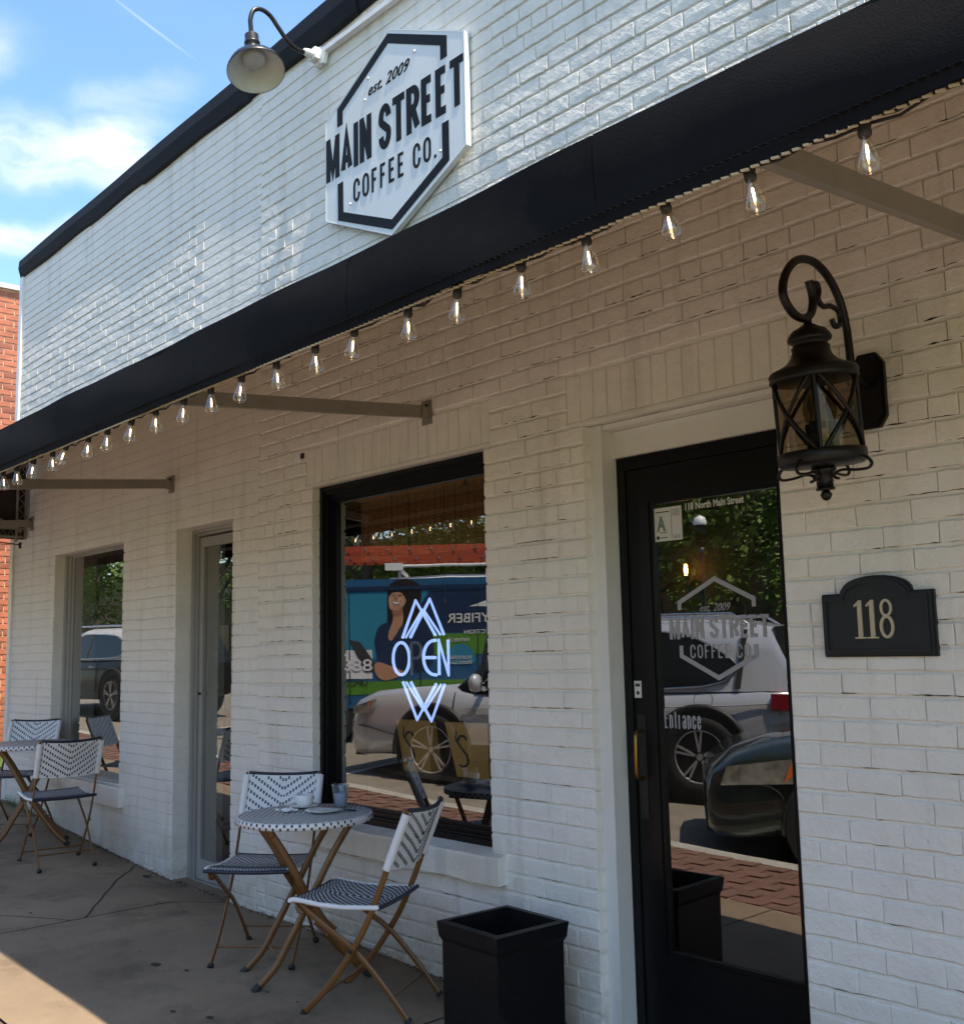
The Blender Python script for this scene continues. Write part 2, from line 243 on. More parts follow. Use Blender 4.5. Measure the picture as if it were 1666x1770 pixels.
# ------------------------------------------------------------------ mesh builder
class MB:
    def __init__(s): s.v = []; s.f = []; s.m = []; s.sm = []
    def add(s, vs, fs, mi=0, smooth=False):
        o = len(s.v); s.v += [tuple(a) for a in vs]; s.f += [tuple(i + o for i in q) for q in fs]; s.m += [mi] * len(fs); s.sm += [smooth] * len(fs); return s
    def box(s, x0, x1, y0, y1, z0, z1, mi=0):
        if x0 > x1: x0, x1 = x1, x0
        if y0 > y1: y0, y1 = y1, y0
        if z0 > z1: z0, z1 = z1, z0
        return s.add([(x0, y0, z0), (x1, y0, z0), (x1, y1, z0), (x0, y1, z0), (x0, y0, z1), (x1, y0, z1), (x1, y1, z1), (x0, y1, z1)],
              [(0, 3, 2, 1), (4, 5, 6, 7), (0, 1, 5, 4), (1, 2, 6, 5), (2, 3, 7, 6), (3, 0, 4, 7)], mi)
    def obox(s, c, ax, ay, az, hx, hy, hz, mi=0):
        c = Vector(c); ax = Vector(ax).normalized() * hx; ay = Vector(ay).normalized() * hy; az = Vector(az).normalized() * hz
        vs = [c + ax * i + ay * j + az * k for k in (-1, 1) for i, j in ((-1, -1), (1, -1), (1, 1), (-1, 1))]
        return s.add(vs, [(0, 3, 2, 1), (4, 5, 6, 7), (0, 1, 5, 4), (1, 2, 6, 5), (2, 3, 7, 6), (3, 0, 4, 7)], mi)
    def bar(s, a, b, w_, h_, up=(0, 0, 1), mi=0):
        a = Vector(a); b = Vector(b); d = b - a; n1 = d.cross(Vector(up))
        if n1.length < 1e-6: n1 = d.cross(Vector((1, 0, 0)))
        n2 = n1.cross(d); return s.obox((a + b) / 2, d, n1, n2, d.length / 2, w_ / 2, h_ / 2, mi)
    def tube(s, pts, rad, seg=8, mi=0, closed=False, flat=None):
        pts = [Vector(q) for q in pts]; n = len(pts); rr = rad if isinstance(rad, (list, tuple)) else [rad] * n
        vs = []; prev = None
        for i, q in enumerate(pts):
            if closed: d = pts[(i + 1) % n] - pts[i - 1]
            else: d = pts[min(i + 1, n - 1)] - pts[max(i - 1, 0)]
            d.normalize()
            if prev is None:
                prev = d.orthogonal() if flat is None else (Vector(flat) - d * Vector(flat).dot(d))
            prev = (prev - d * prev.dot(d)); prev.normalize(); e = d.cross(prev)
            for k in range(seg):
                a = 2 * math.pi * k / seg; kx = 1.0 if flat is None else 0.45
                vs.append(q + (prev * math.cos(a) + e * math.sin(a) * kx) * rr[i])
        fs = []; rng = n if closed else n - 1
        for i in range(rng):
            for k in range(seg):
                a = i * seg + k; b = i * seg + (k + 1) % seg; c = ((i + 1) % n) * seg + (k + 1) % seg; d_ = ((i + 1) % n) * seg + k
                fs.append((a, b, c, d_))
        s.add(vs, fs, mi, True)
        if not closed:
            s.add([vs[k] for k in range(seg)], [tuple(reversed(range(seg)))], mi); s.add([vs[(n - 1) * seg + k] for k in range(seg)], [tuple(range(seg))], mi)
        return s
    def lathe(s, prof, c=(0, 0, 0), seg=24, mi=0, axis=None, smooth=True):
        c = Vector(c); A = Vector(axis).normalized() if axis else Vector((0, 0, 1)); u_ = A.orthogonal().normalized(); v_ = A.cross(u_)
        vs = []
        for (r0, h) in prof:
            for k in range(seg):
                a = 2 * math.pi * k / seg; vs.append(c + A * h + (u_ * math.cos(a) + v_ * math.sin(a)) * max(r0, 1e-5))
        fs = [(i * seg + k, i * seg + (k + 1) % seg, (i + 1) * seg + (k + 1) % seg, (i + 1) * seg + k) for i in range(len(prof) - 1) for k in range(seg)]
        return s.add(vs, fs, mi, smooth)
    def prism(s, poly, y0, y1, mi=0, plane='xz', bev=0.0):
        """polygon (counter-clockwise seen from -y) extruded between y0 (front) and y1 (back)"""
        n = len(poly)
        P3 = (lambda a, b, c: (a, c, b)) if plane == 'xz' else ((lambda a, b, c: (a, b, c)) if plane == 'xy' else (lambda a, b, c: (c, a, b)))
        vs = [P3(a, b, y0) for a, b in poly] + [P3(a, b, y1) for a, b in poly]
        fs = [tuple(range(n)), tuple(reversed(range(n, 2 * n)))] + [(i, i + n, (i + 1) % n + n, (i + 1) % n) for i in range(n)]
        return s.add(vs, fs, mi)
    def build(s, name, m, parent=None, **kw):
        me = bpy.data.meshes.new(name); me.from_pydata(s.v, [], s.f)
        for q in (m if isinstance(m, (list, tuple)) else [m]): me.materials.append(MT[q] if isinstance(q, str) else q)
        me.polygons.foreach_set('material_index', s.m); me.polygons.foreach_set('use_smooth', s.sm); me.update()
        o = bpy.data.objects.new(name, me); COL.objects.link(o)
        if parent is not None: o.parent = parent
        for k, v_ in kw.items(): o[k] = v_
        return o
def thing(name, label, cat, loc=(0, 0, 0), rz=0, group=None):
    o = bpy.data.objects.new(name, None); COL.objects.link(o); o.location = loc; o.rotation_euler = (0, 0, rz); o.empty_display_size = 0.2
    o['label'] = label; o['category'] = cat
    if group: o['group'] = group
    return o
def linkmesh(name, me, parent, loc, rot=(0, 0, 0), sc=(1, 1, 1)):
    o = bpy.data.objects.new(name, me); COL.objects.link(o); o.parent = parent; o.location = loc; o.rotation_euler = rot; o.scale = sc; return o
def tag(o, label, cat, group=None):
    o['label'] = label; o['category'] = cat
    if group: o['group'] = group
    return o
def copytree(o, parent=None):
    c = o.copy(); COL.objects.link(c)
    if parent is not None: c.parent = parent
    for ch in list(o.children): copytree(ch, c)
    return c
def interp(x, tab):
    if x <= tab[0][0]: return tab[0][1]
    for (a, b), (c, d) in zip(tab, tab[1:]):
        if x <= c: return b + (d - b) * (x - a) / (c - a)
    return tab[-1][1]
WB = [(-60, 0.0), (-40, -0.2), (-12, -1.05), (-9.2, -1.18), (-8.1, -1.262), (-7.15, -1.335), (-6.3, -1.392), (-5.5, -1.408), (-4.2, -1.408), (-3.7, -1.436), (-2, -1.46), (10, -1.50)]
SB = [(-60, 0.0), (-40, -0.25), (-12, -1.13), (-9, -1.235), (-7, -1.305), (-5.5, -1.352), (-4.4, -1.375), (-3.6, -1.41), (-2, -1.46), (10, -1.50)]
def gz(x, y):
    t = max(0.0, min(1.0, -y / 0.38)); t = t * t * (3 - 2 * t)
    return interp(x, WB) * (1 - t) + interp(x, SB) * t
def rz_(x): return interp(x, SB) - 0.15   # road surface

# ================================================================== ground, pavement, road
g = MB()
xs = [-400, -120, -60, -50, -40, -30, -20, -12, -9, -6, -3, 0, 10, 40, 120, 400]; ys = [-400, -150, -60, -30, -14, 0, 10, 60, 150, 400]
vs = [(x, y, interp(max(x, -60), SB) - (0.22 if y > -40 else 0.15)) for x in xs for y in ys]
fs = [(i * len(ys) + j, (i + 1) * len(ys) + j, (i + 1) * len(ys) + j + 1, i * len(ys) + j + 1) for i in range(len(xs) - 1) for j in range(len(ys) - 1)]
g.add(vs, fs); g.build('ground', 'grass', kind='structure')

def sheet(x0, x1, y0, y1, fn, step=0.35, ystep=None):
    nx = max(1, int((x1 - x0) / step)); ny = max(1, int((y1 - y0) / (ystep or step)))
    vs = [(x0 + (x1 - x0) * i / nx, y0 + (y1 - y0) * j / ny, fn(x0 + (x1 - x0) * i / nx, y0 + (y1 - y0) * j / ny)) for i in range(nx + 1) for j in range(ny + 1)]
    fs = [(i * (ny + 1) + j, (i + 1) * (ny + 1) + j, (i + 1) * (ny + 1) + j + 1, i * (ny + 1) + j + 1) for i in range(nx) for j in range(ny)]
    return vs, fs
g = MB(); g.add(*sheet(-60, 14, -1.66, 0.33, lambda x, y: gz(x, y) - 0.012, 0.5, 0.11)); walk = g.build('sidewalk', 'joint', kind='structure')
joints = [-60, -48, -36, -28, -22, -18, -15.2, -12.4, -9.35, -7.45, -5.62, -3.3, -1.5, 0.3, 2.1, 3.9, 8, 14]
for a, b in zip(joints, joints[1:]):
    g = MB(); e = 0.005
    vs, fs = sheet(a + e, b - e, -1.63 + e, 0.3, gz, 0.3, 0.08)
    g.add(vs, fs); g.build('concrete_slab', 'concrete', walk)
# diagonal crack running from the joint to the foot of the pier, and old gum spots
g = MB(); pts = []
for i in range(25):
    t = i / 24; x = -5.62 - 1.18 * t; y = -0.82 + 0.80 * t + 0.004 * math.sin(i * 1.3)
    pts.append((x, y, gz(x, y) + 0.0015))
for a, b in zip(pts, pts[1:]):
    d = Vector(b) - Vector(a); n_ = Vector((-d.y, d.x, 0)).normalized() * 0.006
    g.add([Vector(a) - n_, Vector(b) - n_, Vector(b) + n_, Vector(a) + n_], [(0, 1, 2, 3)])
pts = [(-5.62 - 0.55 * i / 8, -0.9 - 0.42 * (i / 8) ** 1.2, 0) for i in range(9)]
for a, b in zip(pts, pts[1:]):
    g.add([(a[0], a[1] - .004, gz(a[0], a[1]) + .0015), (b[0], b[1] - .004, gz(b[0], b[1]) + .0015), (b[0], b[1] + .004, gz(b[0], b[1]) + .0015), (a[0], a[1] + .004, gz(a[0], a[1]) + .0015)], [(0, 1, 2, 3)])
g.build('pavement_crack', 'joint', walk)
rn = random.Random(3)
g = MB()
for (x, y, r0) in [(-4.63, -0.9, 0.03), (-4.46, -0.835, 0.014), (-6.45, -0.12, 0.05), (-5.9, -1.0, 0.012), (-3.9, -1.02, 0.02), (-4.05, -1.1, 0.016), (-3.7, -1.0, 0.015)] + [(rn.uniform(-8, -3), rn.uniform(-1.2, -0.1), rn.uniform(.004, .011)) for _ in range(16)]:
    g.add([(x + r0 * math.cos(a * math.pi / 5) * rn.uniform(.7, 1.1), y + r0 * 0.8 * math.sin(a * math.pi / 5) * rn.uniform(.7, 1.1), gz(x, y) + 0.0022) for a in range(10)], [tuple(range(10))])
g.build('gum_spot', 'joint', walk, kind='stuff')
# dirt, leaves and weeds along the foot of the wall
g = MB()
for i in range(900):
    x = rn.uniform(-9.2, -2.9); y = -abs(rn.gauss(0, 0.028)) - 0.004
    if -2.79 < x < -1.9 or -6.32 < x < -5.6: y += 0.02
    s_ = rn.uniform(.003, .011); a = rn.uniform(0, 6.28); z = gz(x, y) + rn.uniform(0.001, 0.008)
    g.add([(x + s_ * math.cos(a), y + s_ * math.sin(a), z), (x + s_ * math.cos(a + 2.3), y + s_ * math.sin(a + 2.3), z + .003), (x + s_ * math.cos(a + 4), y + s_ * math.sin(a + 4), z + .005)], [(0, 1, 2)])
tag(g.build('leaf_litter', 'leafdebris', kind='stuff'), 'fine dark dirt and dead leaf scraps along the foot of the white brick wall', 'leaf litter')
g = MB()
for (cx, n_, sp) in [(-9.1, 120, 0.12), (-8.75, 70, 0.08), (-8.3, 30, .06), (-4.55, 16, .05), (-4.3, 10, .03), (-7.4, 20, .05)]:
    for i in range(n_):
        x = cx + rn.gauss(0, sp); y = -0.02 - abs(rn.gauss(0, 0.03)); z = gz(x, y); h = rn.uniform(.02, .09) * (1.0 if n_ > 40 else .5); a = rn.uniform(0, 6.28); l_ = rn.uniform(.01, .03)
        g.add([(x - .003, y, z), (x + .003, y, z), (x + l_ * math.cos(a), y + l_ * math.sin(a), z + h)], [(0, 1, 2)])
tag(g.build('weeds', 'weed', kind='stuff'), 'small green weeds sprouting where the pavement meets the painted wall', 'weeds')
# red paver strip, kerb, road
g = MB(); g.add(*sheet(-60, 14, -2.5, -1.635, lambda x, y: gz(x, y) - 0.004, 1.0)); ps = g.build('paver_bed', 'palemortar', kind='structure')
g = MB(); x = -30.0; i = 0
while x < 4:
    for j in range(8):
        yy = -1.64 - j * 0.106; off = 0.1 if j % 2 else 0
        z = gz(x, -1.7) + rn.uniform(-.0006, .0006)
        g.box(x + off + .002, x + off + .211, yy - .104, yy, z - 0.01, z)
    x += 0.213
g.build('paver', 'pavers', ps, kind='stuff')
g = MB(); g.add(*sheet(-60, -30.1, -2.49, -1.64, gz, 2)); g.build('far_pavers', 'pavers', ps)
kb = None; x = -60.0
kerb = MB()
while x < 14:
    z = gz(x, -2.6); z2 = gz(x + 2.39, -2.6)
    kerb.add([(x, -2.66, z - .3), (x + 2.39, -2.66, z2 - .3), (x + 2.39, -2.505, z2 - .3), (x, -2.505, z - .3), (x, -2.65, z + .004), (x + 2.39, -2.65, z2 + .004), (x + 2.39, -2.505, z2 + .004), (x, -2.505, z + .004)],
             [(0, 3, 2, 1), (4, 5, 6, 7), (0, 1, 5, 4), (1, 2, 6, 5), (2, 3, 7, 6), (3, 0, 4, 7)]); x += 2.4
kerb.build('kerb', 'kerb', kind='structure')
g = MB(); g.add(*sheet(-60, 14, -16.5, -2.655, lambda x, y: rz_(x), 1.5)); road = g.build('road', 'asphalt', kind='structure')
g = MB()
for x in (-26.0, -20.5, -14.6, -9.6, -3.6, 1.8):
    z = rz_(x) + .004; z2 = rz_(x - 1.6) + .005
    g.add([(x, -2.8, z), (x + .11, -2.8, z), (x - 1.49, -7.0, z2), (x - 1.6, -7.0, z2)], [(0, 1, 2, 3)])
vs, fs = sheet(-60, 14, -3.05, -2.95, lambda x, y: rz_(x) + .004, 1.5); g.add(vs, fs)
g.build('road_marking', 'line', road)

# ================================================================== the coffee shop
shop = thing('coffee_shop', 'long white painted brick shop front with a dark roof edge behind the charcoal awning', 'building', (0, 0, 0))
OP = {'door': (-2.79, -1.908, -1.62, .878), 'main': (-4.747, -3.375, -.872, .878), 'side': (-6.327, -5.595, -1.62, .80), 'left': (-8.42, -7.13, -.872, .80)}
SOLD = [(-4.80, -3.335, .895, 1.092), (-2.868, -1.842, .895, 1.092)]
X0, X1, ZB, ZT = -9.35, 3.2, -1.62, 3.52
YM, YB = 0.0042, 0.34
def wallmesh():
    g = MB(); X = sorted({X0, X1, *[a for o in OP.values() for a in o[:2]]}); Z = sorted({ZB, ZT, *[a for o in OP.values() for a in o[2:]]})
    hole = lambda i, j: any(o[0] <= (X[i] + X[i + 1]) / 2 <= o[1] and o[2] <= (Z[j] + Z[j + 1]) / 2 <= o[3] for o in OP.values())
    inside = lambda i, j: 0 <= i < len(X) - 1 and 0 <= j < len(Z) - 1 and not hole(i, j)
    for i in range(len(X) - 1):
        for j in range(len(Z) - 1):
            if hole(i, j): continue
            a, b, c, d = X[i], X[i + 1], Z[j], Z[j + 1]
            g.add([(a, YM, c), (b, YM, c), (b, YM, d), (a, YM, d)], [(0, 1, 2, 3)]); g.add([(a, YB, c), (b, YB, c), (b, YB, d), (a, YB, d)], [(3, 2, 1, 0)])
            if not inside(i - 1, j): g.add([(a, YM, c), (a, YB, c), (a, YB, d), (a, YM, d)], [(3, 2, 1, 0)])
            if not inside(i + 1, j): g.add([(b, YM, c), (b, YB, c), (b, YB, d), (b, YM, d)], [(0, 1, 2, 3)])
            if not inside(i, j + 1): g.add([(a, YM, d), (b, YM, d), (b, YB, d), (a, YB, d)], [(0, 1, 2, 3)])
            if not inside(i, j - 1): g.add([(a, YM, c), (b, YM, c), (b, YB, c), (a, YB, c)], [(3, 2, 1, 0)])
    return g
wallmesh().build('wall', 'mortar', shop)

def brick_geo(L, H, depth, rng, ch=0.0035, flat=False):
    """hand-made brick: uneven outline, chamfered painted arrises, face slightly out of true. local: x length, z height, front at y=0"""
    nx = 6; out = []
    for k in range(nx + 1): out.append((-L / 2 + L * k / nx, -H / 2))
    out.append((L / 2, 0))
    for k in range(nx + 1): out.append((L / 2 - L * k / nx, H / 2))
    out.append((-L / 2, 0)); n = len(out)
    tx, tz = rng.uniform(-.012, .012), rng.uniform(-.022, .022)
    if flat: tx, tz = 0, tz * .3
    j = [(rng.uniform(-.0014, .0014) * (0 if flat else 1), rng.uniform(-.0016, .0016) * (.5 if flat else 1)) for _ in out]
    rim = []; face = []; back = []
    for (a, b), (ja, jb) in zip(out, j):
        if b < 0 and not flat: jb -= abs(rng.gauss(0, .0012))
        rim.append((a + ja, ch * rng.uniform(.7, 1.1), b + jb)); back.append((a + ja * .5, depth, b + jb * .5))
        c = ch * rng.uniform(.75, 1.6); fa = a - math.copysign(c * (.25 if flat else .5), a) if abs(abs(a) - L / 2) < 1e-6 else a; fb = b - math.copysign(c, b) if abs(abs(b) - H / 2) < 1e-6 else b
        face.append((fa + ja, fa * tx + fb * tz + rng.uniform(-.0005, .0005) * (.3 if flat else 1), fb + jb))
    ctr = [(-L / 4, rng.uniform(-.0012, .0006) , 0), (L / 4, rng.uniform(-.0012, .0006), 0)]
    vs = back + rim + face + ctr; fs = []
    for i in range(n):
        k = (i + 1) % n; fs.append((i, k, n + k, n + i)); fs.append((n + i, n + k, 2 * n + k, 2 * n + i))
    A, B = 3 * n, 3 * n + 1
    for i in range(n):
        k = (i + 1) % n; mxx = (out[i][0] + out[k][0]) / 2; fs.append((2 * n + i, 2 * n + k, A if mxx < -1e-5 else B))
    mb = 2 * n + (nx + 1) // 2; mt_ = 2 * n + nx + 2 + (nx // 2 if nx % 2 == 0 else nx // 2)
    lo = [i for i in range(n) if out[i][1] < -1e-6]; fs.append((A, 2 * n + (nx + 1) // 2, B)); fs.append((B, 2 * n + nx + 2 + (nx + 1) // 2, A))
    return vs, fs
BR = random.Random(11)
LB = [brick_geo(.168, .063, .10, BR, .0032) for _ in range(16)]          # stretchers
HB = [brick_geo(.082, .063, .10, BR) for _ in range(8)]           # headers
DB = [brick_geo(.168, .063, .10, BR, .0010, True) for _ in range(8)]    # smoother, paint-filled
def bmesh_of(name, geo, m='paint'):
    me = bpy.data.meshes.new(name); me.from_pydata(geo[0], [], geo[1]); me.materials.append(MT[m]); me.update(); return me
def zone(x, z):
    if z > 1.75:
        if x > -3.3: return .0045, .007, 0
        if x > -4.98: return .0008, .0004, 1
        if x > -5.3: return (.0040, .009, 0) if z < 3.0 else (.001, .003, 1)
        if x > -6.08: return .0004, .0002, 1
        return (.0036, .009, 0) if z < 3.02 + 0.10 * math.sin(x * 2.1) else (.0008, .0004, 1)
    if x > -5.3:
        if z > -.30: return .0048, .0030, 0
        return .0028, .0022, 0
    return .0030, .0004, 1
def wav(x, z): return .0020 * math.sin(2.1 * x + 3.1 * z) + .0013 * math.sin(6.3 * x + 7 * z + 1)
bricks = []   # (kind, x, z, sx, sz, proud, rotation)
def emit_seg(xa, xb, z0, z1, header, phase, vary):
    H = z1 - z0
    if H < .024 or xb - xa < .02: return
    mod = (.0915 if header else vary); x = xa; first = True
    bed = .0115 if not zone((xa + xb) / 2, z0)[2] else .0068
    while x < xb - .012:
        p_, hg, sm_ = zone((x + .05), (z0 + z1) / 2)
        L = mod * BR.uniform(.97, 1.03)
        if first and phase: L = mod * (.5 if not header else .75)
        first = False
        if xb - (x + L) < .045: L = xb - x
        xo = 0.0
        if xb - (x + L) < .001 and any(abs(xb - o[0]) < .001 for o in OP.values()) and z0 < .87: xo = hg / 2 + .005
        Lb = L - hg + xo; Hb = H - bed * (1 if H > .055 else .6)
        if Lb > .015:
            kind = 'D' if sm_ and L > .12 else ('L' if Lb > .125 else 'H'); nom = .082 if kind == 'H' else .168
            bricks.append((kind, x + L / 2 + xo / 2, (z0 + z1) / 2 + wav(x + L / 2, z0), Lb / nom, Hb / .063, p_ + BR.uniform(-.0012, .0012) * (0.12 if sm_ else 1), BR.uniform(-.003, .003) * (1 if not sm_ else .05)))
        x += L
def course(xa, xb, z0, z1, header, phase, vary):
    # cut by openings and soldier bands
    zm = (z0 + z1) / 2; segs = [(xa, xb, z0, z1)]
    for (a, b, c, d) in list(OP.values()) + SOLD:
        new = []
        for (p0, p1, q0, q1) in segs:
            if b <= p0 or a >= p1 or d <= q0 or c >= q1: new.append((p0, p1, q0, q1)); continue
            if a > p0: new.append((p0, a, q0, q1))
            if b < p1: new.append((b, p1, q0, q1))
            if q1 > d > q0: new.append((max(p0, a), min(p1, b), d + .002, q1))
            if q0 < c < q1: new.append((max(p0, a), min(p1, b), q0, c - .002))
        segs = new
    for (p0, p1, q0, q1) in segs: emit_seg(p0, p1, q0, q1, header, phase, vary)
k = 0; z = -.024 - .0752 * 22
while z < ZT - .09:
    course(-5.292, X1, z, z + .0752, k % 9 == 4, k % 2, .178); z += .0752; k += 1
k = 0; z = .033 - .0689 * 24
while z < ZT - .09:
    course(X0, -5.292, z, z + .0689, False, k % 2, .203); z += .0689; k += 1
for (a, b, c, d) in SOLD:
    x = a
    while x < b - .03:
        L = .0735 * BR.uniform(.95, 1.05)
        if b - x - L < .04: L = b - x
        bricks.append(('S', x + L / 2, (c + d) / 2, (d - c - .008) / .168, (L - .005) / .063, .0022 + BR.uniform(-.001, .001), BR.uniform(-.01, .01))); x += L
# every brick is a real piece: the 300 that show largest are separate, the rest one mesh
def vis(b):
    x, z = b[1], b[2]; d = Vector((x, 3.1, z)); dep = d.dot(f)
    if dep < .3: return 0
    U = 833 + 1816.44 * d.dot(r) / dep; V = 885 - 1816.44 * d.dot(u) / dep
    if not (0 < U < 1666 and 0 < V < 1770) or 1.68 < z < 2.06: return 0
    if -2.4 < x < -1.9 and z > 9: return 0
    return 1 / dep
order = sorted(bricks, key=vis, reverse=True); near = order[:298]; rest = order[298:]
LBm = [bmesh_of('brick', q) for q in LB]; HBm = [bmesh_of('brick', q) for q in HB]; DBm = [bmesh_of('brick', q) for q in DB]
for (kd, x, z, sx, sz, p_, ro) in near:
    me = BR.choice(HBm if kd == 'H' else (DBm if kd == 'D' else LBm))
    rot = (0, ro + (math.pi / 2 if kd == 'S' else 0), 0)
    linkmesh('brick', me, shop, (x, -p_, z), rot, (sx, 1, sz))
g = MB()
for (kd, x, z, sx, sz, p_, ro) in rest:
    vs, fs = BR.choice(HB if kd == 'H' else (DB if kd == 'D' else LB)); c_, s_ = math.cos(ro), math.sin(ro)
    if kd == 'S': g.add([(x + b_ * sz, yy - p_, z + a_ * sx) for a_, yy, b_ in vs], [tuple(reversed(q)) for q in fs])
    else: g.add([(x + a_ * sx * c_ + b_ * sz * s_, yy - p_, z - a_ * sx * s_ + b_ * sz * c_) for a_, yy, b_ in vs], fs)
g.build('small_brick', 'paint', shop, kind='stuff')
CK = MB(); cq = random.Random(21)
def crack_run(xa, xb, z, dens, wmax):
    x = xa + cq.uniform(0, .2)
    while x < xb - .02:
        L = cq.choice((cq.uniform(.02, .08), cq.uniform(.08, .30))); e = min(xb, x + L)
        if cq.random() < dens:
            n_ = max(2, int((e - x) / .018)); pts = [(x + (e - x) * i / n_, z + wav(x + (e - x) * i / n_, z) + cq.gauss(0, .0009), max(.0002, cq.gauss(.55, .4) * wmax) * (0.3 if i in (0, n_) else 1)) for i in range(n_ + 1)]
            vs = [(a, -.0078, b + h) for a, b, h in pts] + [(a, -.0060, b - h * .6) for a, b, h in pts]; m_ = len(pts)
            vs = [(a, .0005 - .0055, c) for a, b, c in vs]
            CK.add(vs, [(i, m_ + i, m_ + i + 1, i + 1) for i in range(m_ - 1)])
        x = e + cq.uniform(.0, .06)
segs_ = [(-5.29, -4.80, -1.4, 1.60), (-3.33, -2.87, -1.4, 1.60), (-1.84, 2.0, -1.4, 1.60), (-4.80, -3.33, 1.12, 1.60), (-2.87, -1.84, 1.12, 1.60), (-4.75, -3.38, -1.4, -1.0)]
z = -.024 - .0752 * 22
while z < 1.62:
    for (a, b, c, d) in segs_:
        if c < z < d: crack_run(a + .01, b - .01, z + .0052 + .0012, .55 if z > 0 else (.42 if z > -.7 else .25), .0026 if z > -.2 else .0016)
    z += .0752
CK.build('joint_crack', 'joint', shop, kind='stuff')
# lintel drips over openings, brick sills
for (a, b, z0, z1, yo) in [(-4.80, -3.335, .880, .8935, -.004), (-2.868, -1.842, .880, .8935, -.004), (-6.36, -5.57, .802, .815, -.001), (-8.45, -7.10, .802, .815, -.001)]:
    MB().box(a, b, yo, .10, z0, z1).build('lintel', 'paint', shop)
g = MB()
def sill(g, a, b, zt, zb, yo, yb):
    nseg = 14; vs = []; fs = []
    for i in range(nseg + 1):
        x = a + (b - a) * i / nseg; j = rn.uniform(-.002, .002); w_ = rn.uniform(-.005, .003)
        vs += [(x, yb, zt + .022), (x, yo + j, zt + j), (x, yo + j - .002, zt - .012), (x, yo + j, zb + w_), (x, yb, zb)]
    for i in range(nseg):
        for q in range(4): fs.append((i * 5 + q, (i + 1) * 5 + q, (i + 1) * 5 + q + 1, i * 5 + q + 1)[::-1])
    fs += [(0, 1, 2, 3, 4), tuple(nseg * 5 + q for q in (4, 3, 2, 1, 0))]
    g.add(vs, fs)
sill(g, -4.84, -3.285, -.862, -.974, -.052, .10); g.build('window_sill', 'paint', shop)
g = MB(); sill(g, -8.50, -7.042, -.885, -1.015, -.04, .10); g.build('window_sill', 'paint', shop)
# roof edge cap, folded metal in lengths that do not quite line up
xs_ = [-9.43, -7.9, -6.92, -5.42, -4.28, -2.6, -0.6, 1.4, 3.3]
for i, (a, b) in enumerate(zip(xs_, xs_[1:])):
    g = MB(); n_ = 10; vs = []; dz0 = rn.uniform(-.008, .008); dy0 = rn.uniform(-.006, .004)
    for k in range(n_ + 1):
        x = a + (b - a + .012) * k / n_; zt = 3.548 + .013 * (x + 8) + dz0 * .5; zb = 3.365 + .006 * (x + 8) + dz0 + .006 * math.sin(x * 5.2 + i) ; y = -.036 + dy0 + .004 * math.sin(x * 3.1)
        lip = .010 + .010 * math.sin(x * 7 + i * 2)
        vs += [(x, YB + .06, zt - .03), (x, YB + .06, zt + .01), (x, y + .012, zt), (x, y, zt - .012), (x, y - .006, (zt + zb) / 2), (x, y + .014, zb + .012), (x, y + .020 + lip * .3, zb - .004), (x, .02, zb + .004)]
    fs = [(k * 8 + q, k * 8 + q + 1, (k + 1) * 8 + q + 1, (k + 1) * 8 + q) for k in range(n_) for q in range(7)]
    fs += [tuple(range(8)), tuple(n_ * 8 + q for q in reversed(range(8)))]
    g.add(vs, fs); g.build('roof_cap', 'cap', shop)
# the rest of the building shell and dark rooms behind the glass
MB().box(X0, X1, YB, 9.0, 3.15, 3.3).build('roof', 'cap', shop)
g = MB(); g.box(X0, X0 + .3, YB, 9, ZB, 3.5); g.build('side_wall', 'paint', shop)
MB().box(X1 - .3, X1, YB, 9, ZB, 3.5).build('side_wall', 'paint', shop)
MB().box(X0 + .3, X1 - .3, 8.7, 9, ZB, 3.15).build('rear_wall', 'paint', shop)
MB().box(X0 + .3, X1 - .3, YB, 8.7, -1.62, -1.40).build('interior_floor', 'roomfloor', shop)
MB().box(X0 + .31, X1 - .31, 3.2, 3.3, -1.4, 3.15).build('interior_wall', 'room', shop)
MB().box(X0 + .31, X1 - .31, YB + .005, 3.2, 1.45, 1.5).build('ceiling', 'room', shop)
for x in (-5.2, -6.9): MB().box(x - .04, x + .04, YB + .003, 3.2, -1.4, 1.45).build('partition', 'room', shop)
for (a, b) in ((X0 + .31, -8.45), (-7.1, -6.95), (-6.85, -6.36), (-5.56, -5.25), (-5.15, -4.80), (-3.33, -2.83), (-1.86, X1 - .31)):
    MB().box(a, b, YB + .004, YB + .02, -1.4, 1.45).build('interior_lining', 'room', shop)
# corner trim and downpipe at the left end
MB().box(-9.42, -9.352, -.02, .05, -1.2, 3.36).build('corner_trim', 'whitemetal', shop)
# wooden/anchor scraps on the wall
MB().box(-4.845, -4.815, -.012, .0, 1.045, 1.075).box(-4.825, -4.815, -.02, 0, 1.05, 1.07).build('anchor_scar', 'ink', shop)

